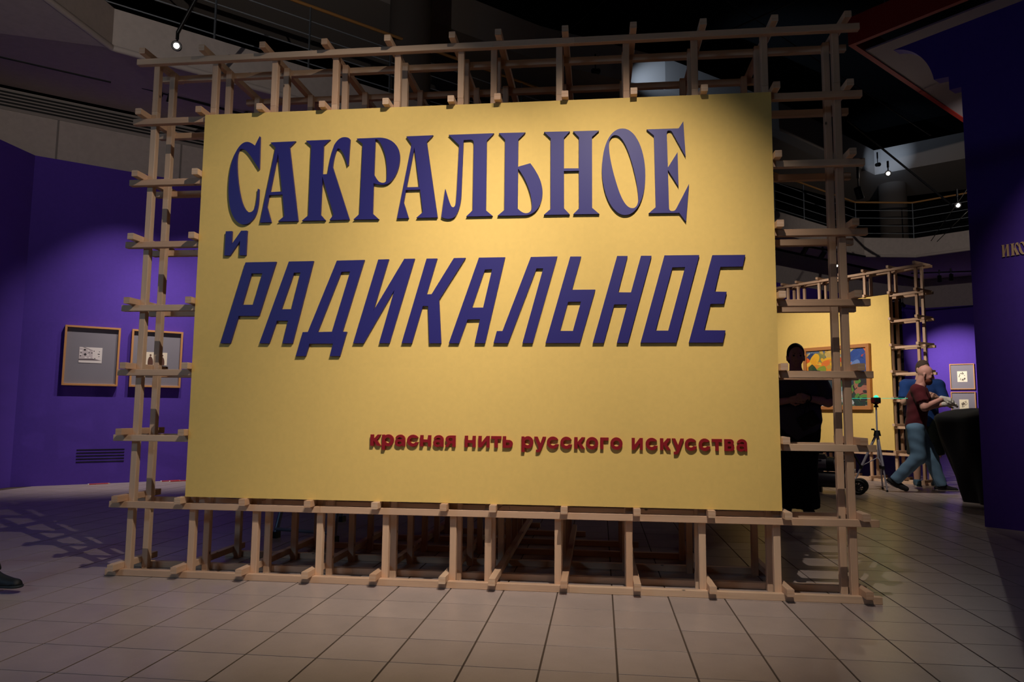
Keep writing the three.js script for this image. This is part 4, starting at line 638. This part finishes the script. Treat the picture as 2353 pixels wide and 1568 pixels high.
  if (o.beard) mesh('beard', headMesh((x, y, z) => Math.max(blend([ball([0, -0.052, 0.035], 0.062, 0.05, 0.062), ball([0, -0.075, 0.05], 0.04, 0.035, 0.042)], 0.02)(x, y, z), y + 0.03 + (z > 0.075 ? 0.006 : 0)), 0.006), o.beard, g);
  const hg = new THREE.Group(); const fp = (x, y, z) => { const v = V(x * hs, y * hs, z * hs).applyEuler(new THREE.Euler(pit, yaw, 0, 'YXZ')); return [v.x + H[0], v.y + H[1], v.z + H[2]]; };
  for (const s of [-1, 1]) { const e = new THREE.SphereGeometry(0.0105, 10, 8); e.translate(...fp(s * 0.031, 0.028, 0.079)); mesh('eye', e, std(0x1c1512, 0.3), g); const br = tube(fp(s * 0.018, 0.047, 0.088), fp(s * 0.046, 0.047, 0.078), 0.0035, 0.0025, 6); mesh('eyebrow', br, o.hair || o.beard || std(0x2a1d16, 0.9), g); }
  mesh('mouth', tube(fp(-0.02, -0.042, 0.0885), fp(0.02, -0.042, 0.0885), 0.0032, 0.0032, 6), std(0x7a3a38, 0.6), g);
  return g;
}
const SKIN = std(0xd2a28c, 0.6), SKIN2 = std(0xd0988a, 0.6);
person({ label: 'person in dark grey t-shirt standing with clasped hands beside the yellow sign', pos: [5.06, 0, -3.5], turn: -0.2, fat: 1.2, build: 1.15, skin: std(0xe0b29c, 0.6), shirt: std(0x565463, 0.9), trousers: std(0x07070a, 0.9), shoes: std(0x08080a, 0.6), hair: std(0x20150f, 0.7), hairThick: 0.009, hairLine: -0.004, bun: true, bust: true, belly: [0, 1.02, 0.05], sleeve: 0.98, shirtLoose: 0.03, hem: 0.78, legLoose: 0.028, flare: 0.04, headYaw: 0.1, headScale: 1.04,
  j: { pelvis: [0, 0.92, 0], waist: [0, 1.08, 0.01], chest: [0, 1.3, 0.0], neck: [0, 1.47, -0.005], head: [0.0, 1.615, 0.02], shL: [0.19, 1.41, -0.01], shR: [-0.19, 1.41, -0.01], elL: [0.29, 1.17, 0.07], elR: [-0.3, 1.15, 0.05], wrL: [0.09, 1.2, 0.27], wrR: [-0.09, 1.18, 0.27], hipL: [0.085, 0.88, 0], hipR: [-0.1, 0.88, 0], knL: [0.075, 0.49, 0.02], knR: [-0.11, 0.49, 0.01], anL: [0.08, 0.09, -0.02], anR: [-0.13, 0.09, -0.02], toeL: [0.11, 0.042, 0.13], toeR: [-0.17, 0.042, 0.13] },
  handL: { dir: [-0.75, 0.15, 0.5], palm: [-0.4, -0.2, -0.85], curl: 0.9 }, handR: { dir: [0.8, 0.12, 0.45], palm: [0.4, -0.2, -0.85], curl: 0.9 } });
{ const g = thing('pouch', 'black pouch hanging from the wrist of the person with clasped hands', 'pouch', [5.06, 0, -3.5], -0.2); const b = new RoundedBoxGeometry(0.2, 0.15, 0.06, 4, 0.025); b.rotateZ(0.5); b.translate(0.08, 0.98, 0.33); mesh('bag', b, std(0x060608, 0.6), g); mesh('strap', merge([tube([0.1, 1.05, 0.33], [0.08, 1.19, 0.315], 0.006), tube([0.04, 1.03, 0.34], [0.07, 1.18, 0.32], 0.006), (() => { const t = new THREE.TorusGeometry(0.042, 0.007, 8, 20); t.rotateY(-0.7); t.translate(0.083, 1.205, 0.277); return t; })()]), std(0x08080a, 0.7), g); }
person({ label: 'bald bearded person in maroon t-shirt, jeans and white gloves striding towards the black draped stand', pos: [7.34, 0, -6.22], turn: 1.15, skin: SKIN2, shirt: std(0x5a1420, 0.9), trousers: std(0x6485a2, 0.85), shoes: std(0x121014, 0.8), sole: std(0x8d8688, 0.7), gloves: std(0xd8d2c8, 0.9), beard: std(0x6a3422, 0.9), build: 1.12, fat: 1.0, sleeve: 0.72, hem: 0.86, shirtLoose: 0.02, headPitch: 0.22, legLoose: 0.022,
  j: { pelvis: [0, 0.89, 0], waist: [0, 1.05, 0.02], chest: [0, 1.26, 0.05], neck: [0, 1.44, 0.08], head: [0, 1.575, 0.14], shL: [0.185, 1.385, 0.05], shR: [-0.185, 1.385, 0.05], elL: [0.25, 1.16, 0.14], elR: [-0.25, 1.15, 0.12], wrL: [0.17, 1.2, 0.36], wrR: [-0.16, 1.27, 0.34], hipL: [0.095, 0.86, 0.0], hipR: [-0.095, 0.86, 0.0], knL: [0.1, 0.47, 0.16], knR: [-0.1, 0.48, 0.02], anL: [0.1, 0.095, 0.27], anR: [-0.1, 0.15, -0.28], toeL: [0.12, 0.045, 0.43], toeR: [-0.1, 0.05, -0.145] },
  handL: { dir: [-0.1, 0.05, 1], palm: [-0.6, -0.8, 0], curl: 0.45 }, handR: { dir: [0.1, -0.25, 1], palm: [0.6, -0.8, 0], curl: 0.7 }, soleR: [0, -0.82, -0.57] });
person({ label: 'person in blue t-shirt and shorts holding a red device, behind the striding person', pos: [7.7, 0, -6.82], turn: -0.1, skin: SKIN, shirt: std(0x123a7a, 0.9), trousers: std(0x2a2c26, 0.9), shoes: std(0x3a5a70, 0.7), sole: std(0xc8c4c0, 0.7), hair: std(0x4a3a30, 0.9), hairThick: 0.005, build: 1.1, fat: 1.1, sleeve: 0.85, hem: 0.88, shirtLoose: 0.028, legEnd: 0.08, legLoose: 0.05, headYaw: 0.35, headPitch: 0.2,
  j: { pelvis: [0, 0.96, 0], waist: [0, 1.12, 0.0], chest: [0, 1.36, 0.0], neck: [0, 1.545, 0.02], head: [0.0, 1.69, 0.06], shL: [0.2, 1.48, 0], shR: [-0.2, 1.48, 0], elL: [0.26, 1.22, 0.06], elR: [-0.26, 1.24, 0.05], wrL: [0.1, 1.3, 0.26], wrR: [-0.16, 1.36, 0.28], hipL: [0.1, 0.93, 0], hipR: [-0.1, 0.93, 0], knL: [0.12, 0.52, 0.02], knR: [-0.12, 0.52, 0.03], anL: [0.13, 0.095, -0.01], anR: [-0.12, 0.095, 0.0], toeL: [0.17, 0.045, 0.14], toeR: [-0.15, 0.045, 0.16] },
  handL: { dir: [-0.8, 0.3, 0.5], palm: [-0.4, 0.2, -0.85], curl: 0.7 }, handR: { dir: [0.1, 0.8, 0.5], palm: [0.3, 0.3, -0.9], curl: 0.9 } });
{ const g = thing('handheld_device', 'small red device held up by the person in the blue t-shirt', 'device', [7.7, 0, -6.82], -0.1); const b = new RoundedBoxGeometry(0.085, 0.06, 0.03, 3, 0.008); b.translate(-0.14, 1.475, 0.36); mesh('case', b, std(0xa01818, 0.5), g); const s = new THREE.PlaneGeometry(0.05, 0.035); s.rotateY(Math.PI); s.translate(-0.14, 1.475, 0.344); mesh('screen', s, BLACK, g); }
person({ label: 'person in dark clothes stepping past before the framed prints, dark sneaker put forward', pos: [-0.87, 0, 0.38], turn: 1.57, skin: SKIN, shirt: std(0x22242c, 0.9), trousers: std(0x14161c, 0.9), shoes: std(0x10161c, 0.6), sole: std(0x1c242a, 0.6), hair: std(0x20150f, 0.8), sleeve: 0.9,
  j: { pelvis: [0, 0.91, 0], waist: [0, 1.07, 0.0], chest: [0, 1.29, 0.0], neck: [0, 1.47, 0.0], head: [0.0, 1.615, 0.03], shL: [0.19, 1.41, 0], shR: [-0.19, 1.41, 0], elL: [0.25, 1.14, -0.02], elR: [-0.25, 1.14, -0.04], wrL: [0.25, 0.9, 0.05], wrR: [-0.25, 0.9, 0.0], hipL: [0.1, 0.88, 0], hipR: [-0.1, 0.88, 0], knL: [0.1, 0.48, 0.0], knR: [-0.1, 0.5, 0.24], anL: [0.11, 0.095, -0.28], anR: [-0.1, 0.095, 0.44], toeL: [0.12, 0.045, -0.11], toeR: [-0.1, 0.045, 0.615] } });

renderer.render(scene, camera);
